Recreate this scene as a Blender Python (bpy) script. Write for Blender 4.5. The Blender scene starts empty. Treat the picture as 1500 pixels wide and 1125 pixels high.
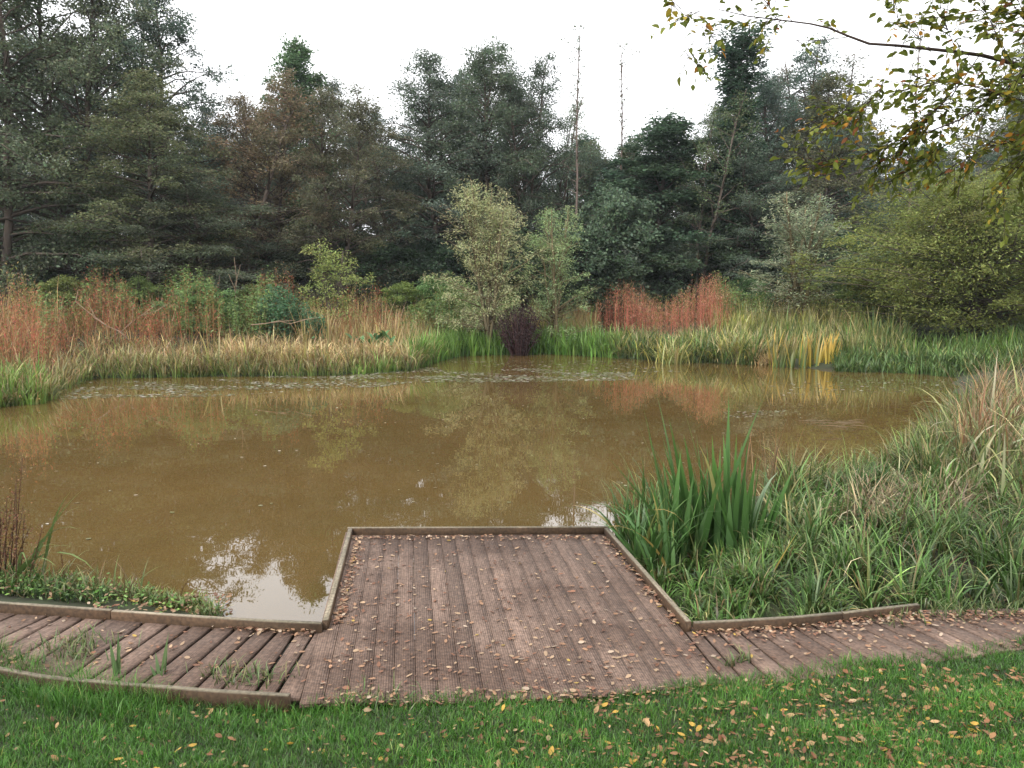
import bpy, math
import numpy as np

sc = bpy.context.scene
COL = sc.collection
rng = np.random.default_rng(11)
R = math.radians

# ------------------------------------------------------------------ camera
F, CX, CY = 1130.0, 750.0, 562.5            # focal length and centre of the 1500 x 1125 photograph
CAMZ, PITCH = 2.83, R(6.44)
cd = bpy.data.cameras.new('camera')
cam = bpy.data.objects.new('camera', cd); COL.objects.link(cam)
cd.sensor_width = 36.0; cd.lens = 36.0 * F / 1500.0
cd.clip_start = 0.05; cd.clip_end = 2000
cam.location = (0, 0, CAMZ); cam.rotation_euler = (math.pi / 2 - PITCH, 0, 0)
sc.camera = cam

# ------------------------------------------------------------------ sky: bright even overcast
SUN_EL, SUN_AZ = R(42), R(-145)             # azimuth from +Y, clockwise: behind and left of the viewer
w = bpy.data.worlds.new('World'); sc.world = w; w.use_nodes = True
nt = w.node_tree; nt.nodes.clear()
sky = nt.nodes.new('ShaderNodeTexSky'); sky.sky_type = 'NISHITA'; sky.sun_disc = False
sky.sun_elevation = SUN_EL; sky.sun_rotation = SUN_AZ
sky.air_density = 1.0; sky.dust_density = 6.0; sky.ozone_density = 1.0
hs = nt.nodes.new('ShaderNodeHueSaturation'); hs.inputs['Saturation'].default_value = 0.12
mx = nt.nodes.new('ShaderNodeMix'); mx.data_type = 'RGBA'
mx.inputs[0].default_value = 0.7
mx.inputs[7].default_value = (22.0, 22.2, 22.8, 1)      # even cloud cover
bg = nt.nodes.new('ShaderNodeBackground'); bg.inputs[1].default_value = 0.06
out = nt.nodes.new('ShaderNodeOutputWorld')
nt.links.new(sky.outputs[0], hs.inputs['Color']); nt.links.new(hs.outputs[0], mx.inputs[6])
nt.links.new(mx.outputs[2], bg.inputs[0]); nt.links.new(bg.outputs[0], out.inputs[0])

sl = bpy.data.lights.new('sun', 'SUN'); sl.energy = 1.5; sl.angle = R(14); sl.color = (1.0, 0.96, 0.9)
sun = bpy.data.objects.new('sun', sl); COL.objects.link(sun)
sun.rotation_euler = (math.pi / 2 - SUN_EL, 0, math.pi - SUN_AZ)

vs = sc.view_settings
vs.view_transform = 'Standard'; vs.look = 'None'; vs.exposure = 1.05; vs.gamma = 1.0; vs.use_curve_mapping = False
cy = sc.cycles
cy.max_bounces = 6; cy.diffuse_bounces = 3; cy.glossy_bounces = 3; cy.transmission_bounces = 4
cy.transparent_max_bounces = 4; cy.volume_bounces = 0
cy.use_denoising = True; cy.caustics_reflective = False; cy.caustics_refractive = False
cy.use_adaptive_sampling = True; cy.adaptive_threshold = 0.02

# ------------------------------------------------------------------ photo pixel -> place
CP, SP = math.cos(PITCH), math.sin(PITCH)
def ray(px, py):
    u = (px - CX) / F; v = (CY - py) / F
    return np.array([u, CP + v * SP, -SP + v * CP])
def P(px, py, z=0.0):                        # on the horizontal plane z
    d = ray(px, py); return d * ((z - CAMZ) / d[2]) + np.array([0, 0, CAMZ])
def D(px, py, y):                            # at distance y
    d = ray(px, py); return d * (y / d[1]) + np.array([0, 0, CAMZ])
def smooth(a, b, x):
    t = np.clip((x - a) / (b - a), 0, 1); return t * t * (3 - 2 * t)

# ------------------------------------------------------------------ mesh helpers
class MB:
    def __init__(s): s.V = []; s.Q = []; s.T = []; s.C = []; s.n = 0
    def add(s, V, Q=None, T=None, C=None):
        V = np.asarray(V, float).reshape(-1, 3)
        if Q is not None and len(Q): s.Q.append(np.asarray(Q, int).reshape(-1, 4) + s.n)
        if T is not None and len(T): s.T.append(np.asarray(T, int).reshape(-1, 3) + s.n)
        if C is None: C = np.ones((len(V), 3))
        C = np.asarray(C, float)
        if C.ndim == 1: C = np.tile(C, (len(V), 1))
        s.V.append(V); s.C.append(C); s.n += len(V)
    def mesh(s, name, mat, smooth_=False):
        V = np.concatenate(s.V); C = np.concatenate(s.C)
        Q = np.concatenate(s.Q) if s.Q else np.zeros((0, 4), int)
        T = np.concatenate(s.T) if s.T else np.zeros((0, 3), int)
        me = bpy.data.meshes.new(name)
        me.vertices.add(len(V)); me.vertices.foreach_set('co', V.astype(np.float32).ravel())
        nl = len(Q) * 4 + len(T) * 3
        me.loops.add(nl)
        me.loops.foreach_set('vertex_index', np.concatenate([Q.ravel(), T.ravel()]).astype(np.int32))
        me.polygons.add(len(Q) + len(T))
        st = np.concatenate([np.arange(len(Q)) * 4, len(Q) * 4 + np.arange(len(T)) * 3]).astype(np.int32)
        me.polygons.foreach_set('loop_start', st)
        if smooth_: me.polygons.foreach_set('use_smooth', np.ones(len(st), bool))
        at = me.attributes.new('col', 'FLOAT_COLOR', 'POINT')
        at.data.foreach_set('color', np.concatenate([C, np.ones((len(C), 1))], 1).astype(np.float32).ravel())
        me.materials.append(mat); me.update(calc_edges=True); me.validate()
        return me
    def build(s, name, mat, parent=None, smooth_=False, **k):
        return link(name, s.mesh(name, mat, smooth_), parent, **k)

def link(name, me, parent=None, loc=None, color=None, **k):
    o = bpy.data.objects.new(name, me); COL.objects.link(o)
    if parent is not None: o.parent = parent
    if loc is not None: o.location = loc
    if color is not None: o.color = (*color, 1)
    for a, b in k.items():
        if b is not None: o[a] = b
    return o
def thing(name, label, category, loc=(0, 0, 0), group=None):
    o = link(name, None, None, loc); o['label'] = label; o['category'] = category
    if group: o['group'] = group
    o.empty_display_size = 0.2
    return o

def unit(a): return a / np.maximum(np.linalg.norm(a, axis=-1, keepdims=True), 1e-9)

def tube(mb, pts, rad, sides=6, col=(1, 1, 1)):
    pts = np.asarray(pts, float); rad = np.broadcast_to(np.asarray(rad, float), (len(pts),))
    tg = unit(np.gradient(pts, axis=0))
    ref = np.array([0, 0, 1.0]) if abs(tg[:, 2].mean()) < 0.8 else np.array([1.0, 0, 0])
    a = unit(np.cross(tg, ref)); b = np.cross(tg, a)
    th = np.arange(sides) * 2 * math.pi / sides
    V = pts[:, None] + rad[:, None, None] * (np.cos(th)[None, :, None] * a[:, None] + np.sin(th)[None, :, None] * b[:, None])
    K = len(pts); i = np.arange(K - 1)[:, None] * sides; j = np.arange(sides)[None]; j2 = (j + 1) % sides
    Q = np.stack([i + j, i + j2, i + sides + j2, i + sides + j], -1).reshape(-1, 4)
    T = [[0, k + 1, k] for k in range(1, sides - 1)]
    e = (K - 1) * sides
    T += [[e, e + k, e + k + 1] for k in range(1, sides - 1)]
    mb.add(V.reshape(-1, 3), Q, T, col)

def blades(mb, base, h, wd, az, lean, curl, seg, c0, c1, twist=0.8, cpow=1.0, fold=0.0):
    """tapered curved leaves; c0 colour at the foot, c1 at the tip"""
    N = len(base); base = np.asarray(base, float)
    bc = lambda v: np.broadcast_to(np.asarray(v, float), (N,))
    h, wd, az, lean, curl = map(bc, (h, wd, az, lean, curl))
    t = np.linspace(0, 1, seg + 1)
    th = lean[:, None] + curl[:, None] * t[None] ** 1.6
    st = h[:, None] / seg
    mid = (th[:, 1:] + th[:, :-1]) / 2
    r = np.concatenate([np.zeros((N, 1)), np.cumsum(np.sin(mid) * st, 1)], 1)
    z = np.concatenate([np.zeros((N, 1)), np.cumsum(np.cos(mid) * st, 1)], 1)
    pos = base[:, None] + np.stack([r * np.cos(az)[:, None], r * np.sin(az)[:, None], z], -1)
    wa = az + math.pi / 2 + (rng.random(N) - .5) * 2 * twist
    wv = np.stack([np.cos(wa), np.sin(wa), np.zeros(N)], -1)
    prof = np.clip(1.0 - t ** 2.2, 0, 1) * (0.75 + 0.5 * np.sin(np.pi * np.clip(t, 0, 1)))
    off = wv[:, None] * (wd[:, None] * prof[None] / 2)[..., None]
    L = (pos - off)[:, :-1]; Rr = (pos + off)[:, :-1]
    V = np.concatenate([np.stack([L, Rr], 2).reshape(N, seg * 2, 3), pos[:, -1:]], 1)
    nv = seg * 2 + 1
    k = np.arange(seg - 1)
    Q1 = np.stack([2 * k, 2 * k + 1, 2 * k + 3, 2 * k + 2], -1)
    b0 = (np.arange(N) * nv)[:, None, None]
    Q = (Q1[None] + b0).reshape(-1, 4) if seg > 1 else None
    T = np.array([[2 * seg - 2, 2 * seg - 1, 2 * seg]])[None] + b0
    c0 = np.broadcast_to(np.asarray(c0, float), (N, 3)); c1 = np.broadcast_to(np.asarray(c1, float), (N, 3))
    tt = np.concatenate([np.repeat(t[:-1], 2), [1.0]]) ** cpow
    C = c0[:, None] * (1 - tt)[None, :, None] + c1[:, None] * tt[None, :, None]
    mb.add(V.reshape(-1, 3), Q, T.reshape(-1, 3), C.reshape(-1, 3))

def leafquads(mb, c, ax, nrm, ln, wd, colr):
    """small lozenge leaves"""
    N = len(c); ax = unit(ax); s = unit(np.cross(ax, nrm)); n2 = np.cross(s, ax)
    ln = np.broadcast_to(np.asarray(ln, float), (N,))[:, None]; wd = np.broadcast_to(np.asarray(wd, float), (N,))[:, None]
    a = c - ax * ln / 2; b = c + ax * ln / 2
    m = c + n2 * wd * 0.18
    V = np.stack([a, m - s * wd / 2, b, m + s * wd / 2], 1).reshape(-1, 3)
    Q = np.arange(N * 4).reshape(-1, 4)
    mb.add(V, Q, None, np.repeat(colr, 4, 0))

def jit(c, n, s=0.18, hue=0.08):
    """n colours spread about c"""
    c = np.asarray(c, float)
    k = np.exp(rng.normal(0, s, (n, 1))); h = np.exp(rng.normal(0, hue, (n, 3)))
    return np.clip(c[None] * k * h, 0, 0.9)
def pick(cols, wts, n, s=0.15, hue=0.06):
    i = rng.choice(len(cols), n, p=np.asarray(wts, float) / sum(wts))
    return np.clip(np.asarray(cols, float)[i] * np.exp(rng.normal(0, s, (n, 1))) * np.exp(rng.normal(0, hue, (n, 3))), 0, 0.9)

# ------------------------------------------------------------------ materials
def newmat(name):
    m = bpy.data.materials.new(name); m.use_nodes = True
    n = m.node_tree; n.nodes.clear(); return m, n.nodes, n.links
def veg(name, transl=0.3, rough=0.6, spec=0.25):
    m, N, L = newmat(name)
    a = N.new('ShaderNodeAttribute'); a.attribute_name = 'col'
    oi = N.new('ShaderNodeObjectInfo')
    mu = N.new('ShaderNodeMix'); mu.data_type = 'RGBA'; mu.blend_type = 'MULTIPLY'; mu.inputs[0].default_value = 1
    L.new(a.outputs['Color'], mu.inputs[6]); L.new(oi.outputs['Color'], mu.inputs[7])
    p = N.new('ShaderNodeBsdfPrincipled'); p.inputs['Roughness'].default_value = rough
    p.inputs['Specular IOR Level'].default_value = spec
    L.new(mu.outputs[2], p.inputs['Base Color'])
    o = N.new('ShaderNodeOutputMaterial')
    if transl > 0:
        t = N.new('ShaderNodeBsdfTranslucent'); L.new(mu.outputs[2], t.inputs['Color'])
        x = N.new('ShaderNodeMixShader'); x.inputs[0].default_value = transl
        L.new(p.outputs[0], x.inputs[1]); L.new(t.outputs[0], x.inputs[2]); L.new(x.outputs[0], o.inputs[0])
    else: L.new(p.outputs[0], o.inputs[0])
    return m
M_LEAF = veg('foliage', 0.42, 0.65, 0.12)
M_BLADE = veg('grass_blade', 0.25, 0.42, 0.35)
M_BARK = veg('bark', 0.0, 0.9, 0.1)
M_DEAD = veg('dead_leaf', 0.15, 0.6, 0.3)
M_PAD = veg('floating_leaf', 0.0, 0.3, 0.5)

def wood(name, c_a, c_b, c_dirt, grip, rough=0.8):
    m, N, L = newmat(name)
    uv = N.new('ShaderNodeUVMap'); uv.uv_map = 'UVMap'
    geo = N.new('ShaderNodeNewGeometry'); oi = N.new('ShaderNodeObjectInfo')
    mp = N.new('ShaderNodeMapping'); mp.inputs['Scale'].default_value = (60, 3, 1); L.new(uv.outputs[0], mp.inputs[0])
    g = N.new('ShaderNodeTexNoise'); g.inputs['Scale'].default_value = 1; g.inputs['Detail'].default_value = 6; L.new(mp.outputs[0], g.inputs['Vector'])
    r1 = N.new('ShaderNodeValToRGB'); r1.color_ramp.elements[0].position = .3; r1.color_ramp.elements[1].position = .75
    r1.color_ramp.elements[0].color = (*c_a, 1); r1.color_ramp.elements[1].color = (*c_b, 1); L.new(g.outputs[0], r1.inputs[0])
    # per board tone
    mr = N.new('ShaderNodeMapRange'); mr.inputs[3].default_value = .66; mr.inputs[4].default_value = 1.22; L.new(oi.outputs['Random'], mr.inputs[0])
    mu = N.new('ShaderNodeMix'); mu.data_type = 'RGBA'; mu.blend_type = 'MULTIPLY'; mu.inputs[0].default_value = 1
    L.new(r1.outputs[0], mu.inputs[6]); L.new(mr.outputs[0], mu.inputs[7])
    # trodden dirt in the open, blotches
    n2 = N.new('ShaderNodeTexNoise'); n2.inputs['Scale'].default_value = 1.3; n2.inputs['Detail'].default_value = 7; n2.inputs['Roughness'].default_value = .62; L.new(geo.outputs['Position'], n2.inputs['Vector'])
    r2 = N.new('ShaderNodeValToRGB'); r2.color_ramp.elements[0].position = .43; r2.color_ramp.elements[1].position = .62; L.new(n2.outputs[0], r2.inputs[0])
    m2 = N.new('ShaderNodeMix'); m2.data_type = 'RGBA'; L.new(r2.outputs[0], m2.inputs[0]); L.new(mu.outputs[2], m2.inputs[6]); m2.inputs[7].default_value = (*c_dirt, 1)
    n3 = N.new('ShaderNodeTexNoise'); n3.inputs['Scale'].default_value = 38; n3.inputs['Detail'].default_value = 4; L.new(geo.outputs['Position'], n3.inputs['Vector'])
    r3 = N.new('ShaderNodeValToRGB'); r3.color_ramp.elements[0].position = .32; r3.color_ramp.elements[1].position = .72
    r3.color_ramp.elements[0].color = (.6, .6, .6, 1); r3.color_ramp.elements[1].color = (1.25, 1.22, 1.2, 1); L.new(n3.outputs[0], r3.inputs[0])
    m3 = N.new('ShaderNodeMix'); m3.data_type = 'RGBA'; m3.blend_type = 'MULTIPLY'; m3.inputs[0].default_value = 1
    L.new(m2.outputs[2], m3.inputs[6]); L.new(r3.outputs[0], m3.inputs[7])
    p = N.new('ShaderNodeBsdfPrincipled'); p.inputs['Roughness'].default_value = rough; p.inputs['Specular IOR Level'].default_value = .3
    L.new(m3.outputs[2], p.inputs['Base Color'])
    ht = g.outputs[0]
    if grip:
        # moulded anti-slip lozenges pressed into the board face
        sx = N.new('ShaderNodeSeparateXYZ'); L.new(uv.outputs[0], sx.inputs[0])
        def math_(op, a, b=None):
            q = N.new('ShaderNodeMath'); q.operation = op
            for k_, v_ in enumerate((a, b)):
                if v_ is None: continue
                if isinstance(v_, (int, float)): q.inputs[k_].default_value = v_
                else: L.new(v_, q.inputs[k_])
            return q.outputs[0]
        k = 2 * math.pi / 0.034
        s1 = math_('SINE', math_('MULTIPLY', math_('ADD', sx.outputs[0], math_('MULTIPLY', sx.outputs[1], .8)), k))
        s2 = math_('SINE', math_('MULTIPLY', math_('SUBTRACT', sx.outputs[0], math_('MULTIPLY', sx.outputs[1], .8)), k))
        pr = math_('MULTIPLY', s1, s2)
        ht = math_('ADD', math_('MULTIPLY', pr, grip), g.outputs[0])
        m4 = N.new('ShaderNodeMix'); m4.data_type = 'RGBA'; m4.blend_type = 'MULTIPLY'; m4.inputs[0].default_value = 1   # stud tops worn paler
        q4 = N.new('ShaderNodeMapRange'); q4.inputs[1].default_value = -1; q4.inputs[2].default_value = 1; q4.inputs[3].default_value = 1 - .3 * grip; q4.inputs[4].default_value = 1 + .3 * grip
        L.new(pr, q4.inputs[0]); L.new(m3.outputs[2], m4.inputs[6]); L.new(q4.outputs[0], m4.inputs[7]); L.new(m4.outputs[2], p.inputs['Base Color'])
    b = N.new('ShaderNodeBump'); b.inputs['Strength'].default_value = .7; b.inputs['Distance'].default_value = .004
    L.new(ht, b.inputs['Height']); L.new(b.outputs[0], p.inputs['Normal'])
    o = N.new('ShaderNodeOutputMaterial'); L.new(p.outputs[0], o.inputs[0])
    return m
M_DECK = wood('deck_board', (.125, .085, .066), (.245, .17, .13), (.095, .061, .045), 1.1)
M_WALK = wood('walkway_board', (.12, .08, .062), (.26, .182, .14), (.105, .068, .05), 0.5)
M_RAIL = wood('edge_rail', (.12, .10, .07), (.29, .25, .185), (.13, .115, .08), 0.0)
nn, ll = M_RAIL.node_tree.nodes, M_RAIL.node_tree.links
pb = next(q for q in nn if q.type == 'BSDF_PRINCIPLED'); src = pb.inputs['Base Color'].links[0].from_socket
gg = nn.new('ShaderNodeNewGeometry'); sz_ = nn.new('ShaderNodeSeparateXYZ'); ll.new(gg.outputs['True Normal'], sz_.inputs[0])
mm = nn.new('ShaderNodeMix'); mm.data_type = 'RGBA'; mm.blend_type = 'MULTIPLY'; mm.inputs[0].default_value = 1   # weather-bleached top; flanks browned for wet dirt and painted-in shade
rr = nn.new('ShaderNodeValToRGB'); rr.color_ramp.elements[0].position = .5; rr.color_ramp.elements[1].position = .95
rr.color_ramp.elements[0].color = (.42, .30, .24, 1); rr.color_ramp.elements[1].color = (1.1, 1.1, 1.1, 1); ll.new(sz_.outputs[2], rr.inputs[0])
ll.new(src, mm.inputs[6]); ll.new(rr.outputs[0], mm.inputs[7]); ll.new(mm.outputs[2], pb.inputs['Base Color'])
M_POST = wood('post', (.05, .04, .03), (.09, .075, .055), (.04, .035, .02), 0.0)

def ground_mat():
    m, N, L = newmat('soil')
    geo = N.new('ShaderNodeNewGeometry')
    n = N.new('ShaderNodeTexNoise'); n.inputs['Scale'].default_value = 2.5; n.inputs['Detail'].default_value = 8; L.new(geo.outputs['Position'], n.inputs['Vector'])
    r = N.new('ShaderNodeValToRGB'); r.color_ramp.elements[0].position = .35; r.color_ramp.elements[1].position = .68
    r.color_ramp.elements[0].color = (.022, .02, .011, 1); r.color_ramp.elements[1].color = (.03, .045, .012, 1); L.new(n.outputs[0], r.inputs[0])
    p = N.new('ShaderNodeBsdfPrincipled'); p.inputs['Roughness'].default_value = .95; L.new(r.outputs[0], p.inputs['Base Color'])
    b = N.new('ShaderNodeBump'); b.inputs['Strength'].default_value = .6; b.inputs['Distance'].default_value = .03; L.new(n.outputs[0], b.inputs['Height']); L.new(b.outputs[0], p.inputs['Normal'])
    o = N.new('ShaderNodeOutputMaterial'); L.new(p.outputs[0], o.inputs[0]); return m
M_SOIL = ground_mat()
def water_mat():
    m, N, L = newmat('murky_water')
    geo = N.new('ShaderNodeNewGeometry')
    n = N.new('ShaderNodeTexNoise'); n.inputs['Scale'].default_value = .22; n.inputs['Detail'].default_value = 5; n.inputs['Roughness'].default_value = .6; L.new(geo.outputs['Position'], n.inputs['Vector'])
    r = N.new('ShaderNodeValToRGB'); r.color_ramp.elements[0].position = .3; r.color_ramp.elements[1].position = .7
    r.color_ramp.elements[0].color = (.084, .056, .019, 1); r.color_ramp.elements[1].color = (.118, .074, .026, 1); L.new(n.outputs[0], r.inputs[0])
    p = N.new('ShaderNodeBsdfPrincipled'); L.new(r.outputs[0], p.inputs['Base Color'])
    p.inputs['Roughness'].default_value = .012; p.inputs['IOR'].default_value = 1.9
    mp = N.new('ShaderNodeMapping'); mp.inputs['Scale'].default_value = (1, 1.6, 1); L.new(geo.outputs['Position'], mp.inputs[0])
    n1 = N.new('ShaderNodeTexNoise'); n1.inputs['Scale'].default_value = 1.6; n1.inputs['Detail'].default_value = 1.0; L.new(mp.outputs[0], n1.inputs['Vector'])
    b = N.new('ShaderNodeBump'); b.inputs['Strength'].default_value = .25; b.inputs['Distance'].default_value = .003; L.new(n1.outputs[0], b.inputs['Height']); L.new(b.outputs[0], p.inputs['Normal'])
    o = N.new('ShaderNodeOutputMaterial'); L.new(p.outputs[0], o.inputs[0]); return m
M_WATER = water_mat()

# ------------------------------------------------------------------ ground and water
SHORE_PX = [(-260, 660), (-120, 618), (-20, 596), (60, 588), (95, 566), (130, 554), (350, 551), (500, 549), (600, 543), (635, 530),
            (680, 521), (800, 518), (900, 524), (1000, 530), (1120, 534), (1240, 544), (1330, 546), (1395, 552)]
NEAR_PX = [(1400, 580), (1335, 650), (1230, 700), (1120, 725), (1000, 752), (925, 790), (1000, 935), (700, 950), (470, 918), (330, 906), (120, 868), (0, 852), (-200, 845), (-520, 800)]
POND = np.array([P(x, y, 0)[:2] for x, y in SHORE_PX + NEAR_PX])
def sdf(x, y):
    """distance to the pond's edge, positive on land"""
    p = np.stack([x, y], -1); a = POND; b = np.roll(POND, -1, 0)
    d = np.full(x.shape, 1e9); ins = np.zeros(x.shape, bool)
    for i in range(len(a)):
        e = b[i] - a[i]; q = p - a[i]
        t = np.clip((q @ e) / (e @ e), 0, 1)
        d = np.minimum(d, np.linalg.norm(q - t[..., None] * e, axis=-1))
        c = ((a[i, 1] > y) != (b[i, 1] > y)) & (x < (b[i, 0] - a[i, 0]) * (y - a[i, 1]) / (b[i, 1] - a[i, 1] + 1e-12) + a[i, 0])
        ins ^= c
    return np.where(ins, -d, d)
LAWN_PX = [(-400, 905), (-150, 930), (0, 958), (60, 990), (180, 1020), (300, 1032), (430, 1038), (480, 1034), (700, 1032), (850, 1026), (1000, 1013), (1100, 1003), (1200, 989), (1330, 971), (1500, 947), (1700, 925), (2000, 900)]
_lw = np.array([P(x, y, .3)[:2] for x, y in LAWN_PX])
def lawn_edge(x): return np.interp(x, _lw[:, 0], _lw[:, 1])
def gz(x, y):
    x = np.asarray(x, float); y = np.asarray(y, float)
    s = sdf(x, y)
    far = -0.55 + 0.55 * smooth(-1.6, 0.0, s) + 0.22 * smooth(0, 1.2, s) + 1.1 * smooth(1.5, 9, s) * smooth(9, 16, y)
    far = far + 0.06 * np.sin(x * 1.3) * np.cos(y * 1.1) * smooth(0, 2, s) * smooth(9, 14, y)
    e = lawn_edge(x) - y
    lawn = 0.265 + .045 * smooth(-1.4, -.9, x) + 0.18 * np.clip(e, 0, 6) + 0.012 * np.sin(x * 4.1 + y * 2) + 0.01 * np.sin(y * 6.3 - x * 2)
    under = np.minimum(far, 0.10)
    near = np.where(e > 0, lawn, under + (lawn - under) * (1 - smooth(0, .18, -e)))
    k = smooth(5.9, 6.6, y - 0.25 * np.clip(np.abs(x) - 2, 0, 3))
    return near * (1 - k) + far * k

def sheet(xs, ys, fz):
    X, Y = np.meshgrid(xs, ys); Z = fz(X, Y) if callable(fz) else np.full(X.shape, fz)
    nx, ny = len(xs), len(ys)
    i = np.arange(ny - 1)[:, None] * nx + np.arange(nx - 1)[None]
    mb = MB(); mb.add(np.stack([X, Y, Z], -1).reshape(-1, 3), np.stack([i, i + 1, i + nx + 1, i + nx], -1).reshape(-1, 4))
    return mb
xs = np.concatenate([np.linspace(-300, -60, 14), np.linspace(-58, -8, 40), np.linspace(-7.5, 7.5, 130), np.linspace(8, 58, 40), np.linspace(60, 300, 14)])
ys = np.concatenate([np.linspace(-120, -10, 8), np.linspace(-9, 2.8, 12), np.linspace(3, 9, 100), np.linspace(9.4, 60, 110), np.linspace(63, 320, 16)])
sheet(xs, ys, gz).build('ground', M_SOIL, None, True, kind='structure')
mb = MB(); x0, y0 = POND.min(0) - 2; x1, y1 = POND.max(0) + 2
mb.add([[x0, y0, 0], [x1, y0, 0], [x1, y1, 0], [x0, y1, 0]], [[0, 1, 2, 3]])
mb.build('water', M_WATER, None, kind='structure')

# ------------------------------------------------------------------ deck
DZ, TH = 0.35, 0.032
def plank(name, q, mat, parent, z=DZ, th=TH, ch=0.004, dz=(0, 0, 0, 0)):
    """board from four plan corners: far left, far right, near right, near left"""
    q = np.asarray(q, float)[:, :2]; c = q.mean(0)
    ins = q + unit(c - q) * ch * 1.4
    zz = z + np.asarray(dz, float)
    lo = np.c_[q, np.full(4, z - th)]; mid = np.c_[q, zz - ch]; top = np.c_[ins, zz]
    V = np.concatenate([lo, mid, top])
    Q = [[0, 1, 2, 3]] + [[i, i + 4, (i + 1) % 4 + 4, (i + 1) % 4] for i in range(4)] + [[i + 4, i + 8, (i + 1) % 4 + 8, (i + 1) % 4 + 4] for i in range(4)] + [[11, 10, 9, 8]]
    mb = MB(); mb.add(V, Q); me = mb.mesh(name, mat)
    ax = unit((q[0] + q[1]) / 2 - (q[2] + q[3]) / 2); sd = np.array([ax[1], -ax[0]])
    uv = me.uv_layers.new(name='UVMap'); o0 = rng.random(2) * 7
    for l in me.loops:
        v = np.array(me.vertices[l.vertex_index].co); d = v[:2] - c
        uv.data[l.index].uv = (d @ sd + o0[0] * 0 + 3, d @ ax + o0[1] + (v[2] - z))
    return link(name, me, parent)
def rail(name, pts, w_, z0, z1, parent, mat=None):
    """timber on edge along a plan polyline, mitred"""
    pts = np.asarray(pts, float)[:, :2]; n = len(pts)
    seg = unit(np.diff(pts, axis=0)); nr = np.stack([-seg[:, 1], seg[:, 0]], -1)
    nv = np.concatenate([nr[:1], unit(nr[:-1] + nr[1:]), nr[-1:]]) if n > 2 else np.concatenate([nr, nr])
    A = pts + nv * w_ / 2; B = pts - nv * w_ / 2; ch = .005
    rings = []
    for i in range(n):
        a, b, m_ = A[i], B[i], nv[i]
        rings.append([[*a, z0], [*a, z1 - ch], [*(a - m_ * ch), z1], [*(b + m_ * ch), z1], [*b, z1 - ch], [*b, z0]])
    V = np.array(rings).reshape(-1, 3); Q = []
    for i in range(n - 1):
        for k in range(6): Q.append([i * 6 + k, i * 6 + (k + 1) % 6, (i + 1) * 6 + (k + 1) % 6, (i + 1) * 6 + k])
    T = []
    for e, o_ in ((0, 0), ((n - 1) * 6, 1)):
        for k in range(1, 5): T.append([e, e + k, e + k + 1] if o_ else [e, e + k + 1, e + k])
    mb = MB(); mb.add(V, Q, T); me = mb.mesh(name, mat or M_RAIL)
    uv = me.uv_layers.new(name='UVMap'); ln = np.concatenate([[0], np.cumsum(np.linalg.norm(np.diff(pts, axis=0), axis=1))]); o0 = rng.random() * 9
    for l in me.loops:
        i = l.vertex_index // 6; k = l.vertex_index % 6
        uv.data[l.index].uv = ((k * .03), ln[i] + o0)
    return link(name, me, parent)

VPX = 601.0
ddir = unit(np.array([(VPX - CX) / F / CP, 1.0]))            # the way the platform boards run
def ledge(px, py): return P(px, py, DZ)[:2]
FARL, FARR = ledge(514, 779), ledge(893, 778)
def on_far(p):   # follow the board direction from p to the far edge
    e = FARR - FARL; A = np.array([ddir, -e]).T
    t, s = np.linalg.solve(A, FARL - p); return p + t * ddir
plat = thing('viewing_platform', 'square brown timber viewing platform with low edge rails jutting over the pond', 'platform', (0, 0, 0))
gapx = [452 + 31.3 * k for k in range(20)]
near_z = DZ
gl = [ledge(x, 980) for x in gapx]
lineR = ledge(1010, 916)
def near_pt(p):  # follow the boards back to the lawn
    ty = lawn_edge(p[0] + .07) - 0.04
    return p + ddir * ((ty - p[1]) / ddir[1])
cs = unit(np.array([ddir[1], -ddir[0]]))
for k in range(19):
    a, b = gl[k] + cs * .0022, gl[k + 1] - cs * .0022
    fa, fb = on_far(a), on_far(b)
    na, nb = near_pt(a), near_pt(b)
    jz = rng.normal(0, .0015, 4)
    if k == 18:      # the last board ends at the right-hand rail's corner
        pass
    plank('board', [fa, fb, nb, na], M_DECK, plat, dz=jz)
RZ = 0.425
RP = lambda x, y: P(x, y, RZ)[:2]
c_nl, c_fl, c_fr, c_nr = RP(476, 911), RP(513, 774), RP(888, 773), RP(1009, 910)
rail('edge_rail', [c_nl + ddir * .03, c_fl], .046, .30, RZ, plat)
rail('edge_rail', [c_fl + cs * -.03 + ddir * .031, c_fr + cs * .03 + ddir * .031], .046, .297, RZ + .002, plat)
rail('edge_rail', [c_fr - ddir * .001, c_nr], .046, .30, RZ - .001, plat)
for p in (c_nl, c_fl, (c_fl + c_fr) / 2, c_fr, (c_fl + c_nl) / 2, (c_fr + c_nr) / 2):
    mb = MB(); q = p - ddir * .09 + (cs * .08 if p[0] < 0 else -cs * .08)
    V = [[*(q + np.array([i, j]) * .05), z] for z in (-.7, .312) for i, j in ((-1, -1), (1, -1), (1, 1), (-1, 1))]
    mb.add(V, [[3, 2, 1, 0], [4, 5, 6, 7], [0, 1, 5, 4], [1, 2, 6, 5], [2, 3, 7, 6], [3, 0, 4, 7]])
    mb.build('post', M_POST, plat)
rail('fascia_board', [c_nl - ddir * .02 + cs * .03, c_fl - ddir * .03 + cs * .03], .03, .13, .298, plat, M_POST)
rail('fascia_board', [c_fl + cs * .05 - ddir * .0, c_fr - cs * .05 - ddir * .0], .03, .13, .295, plat, M_POST)

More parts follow.
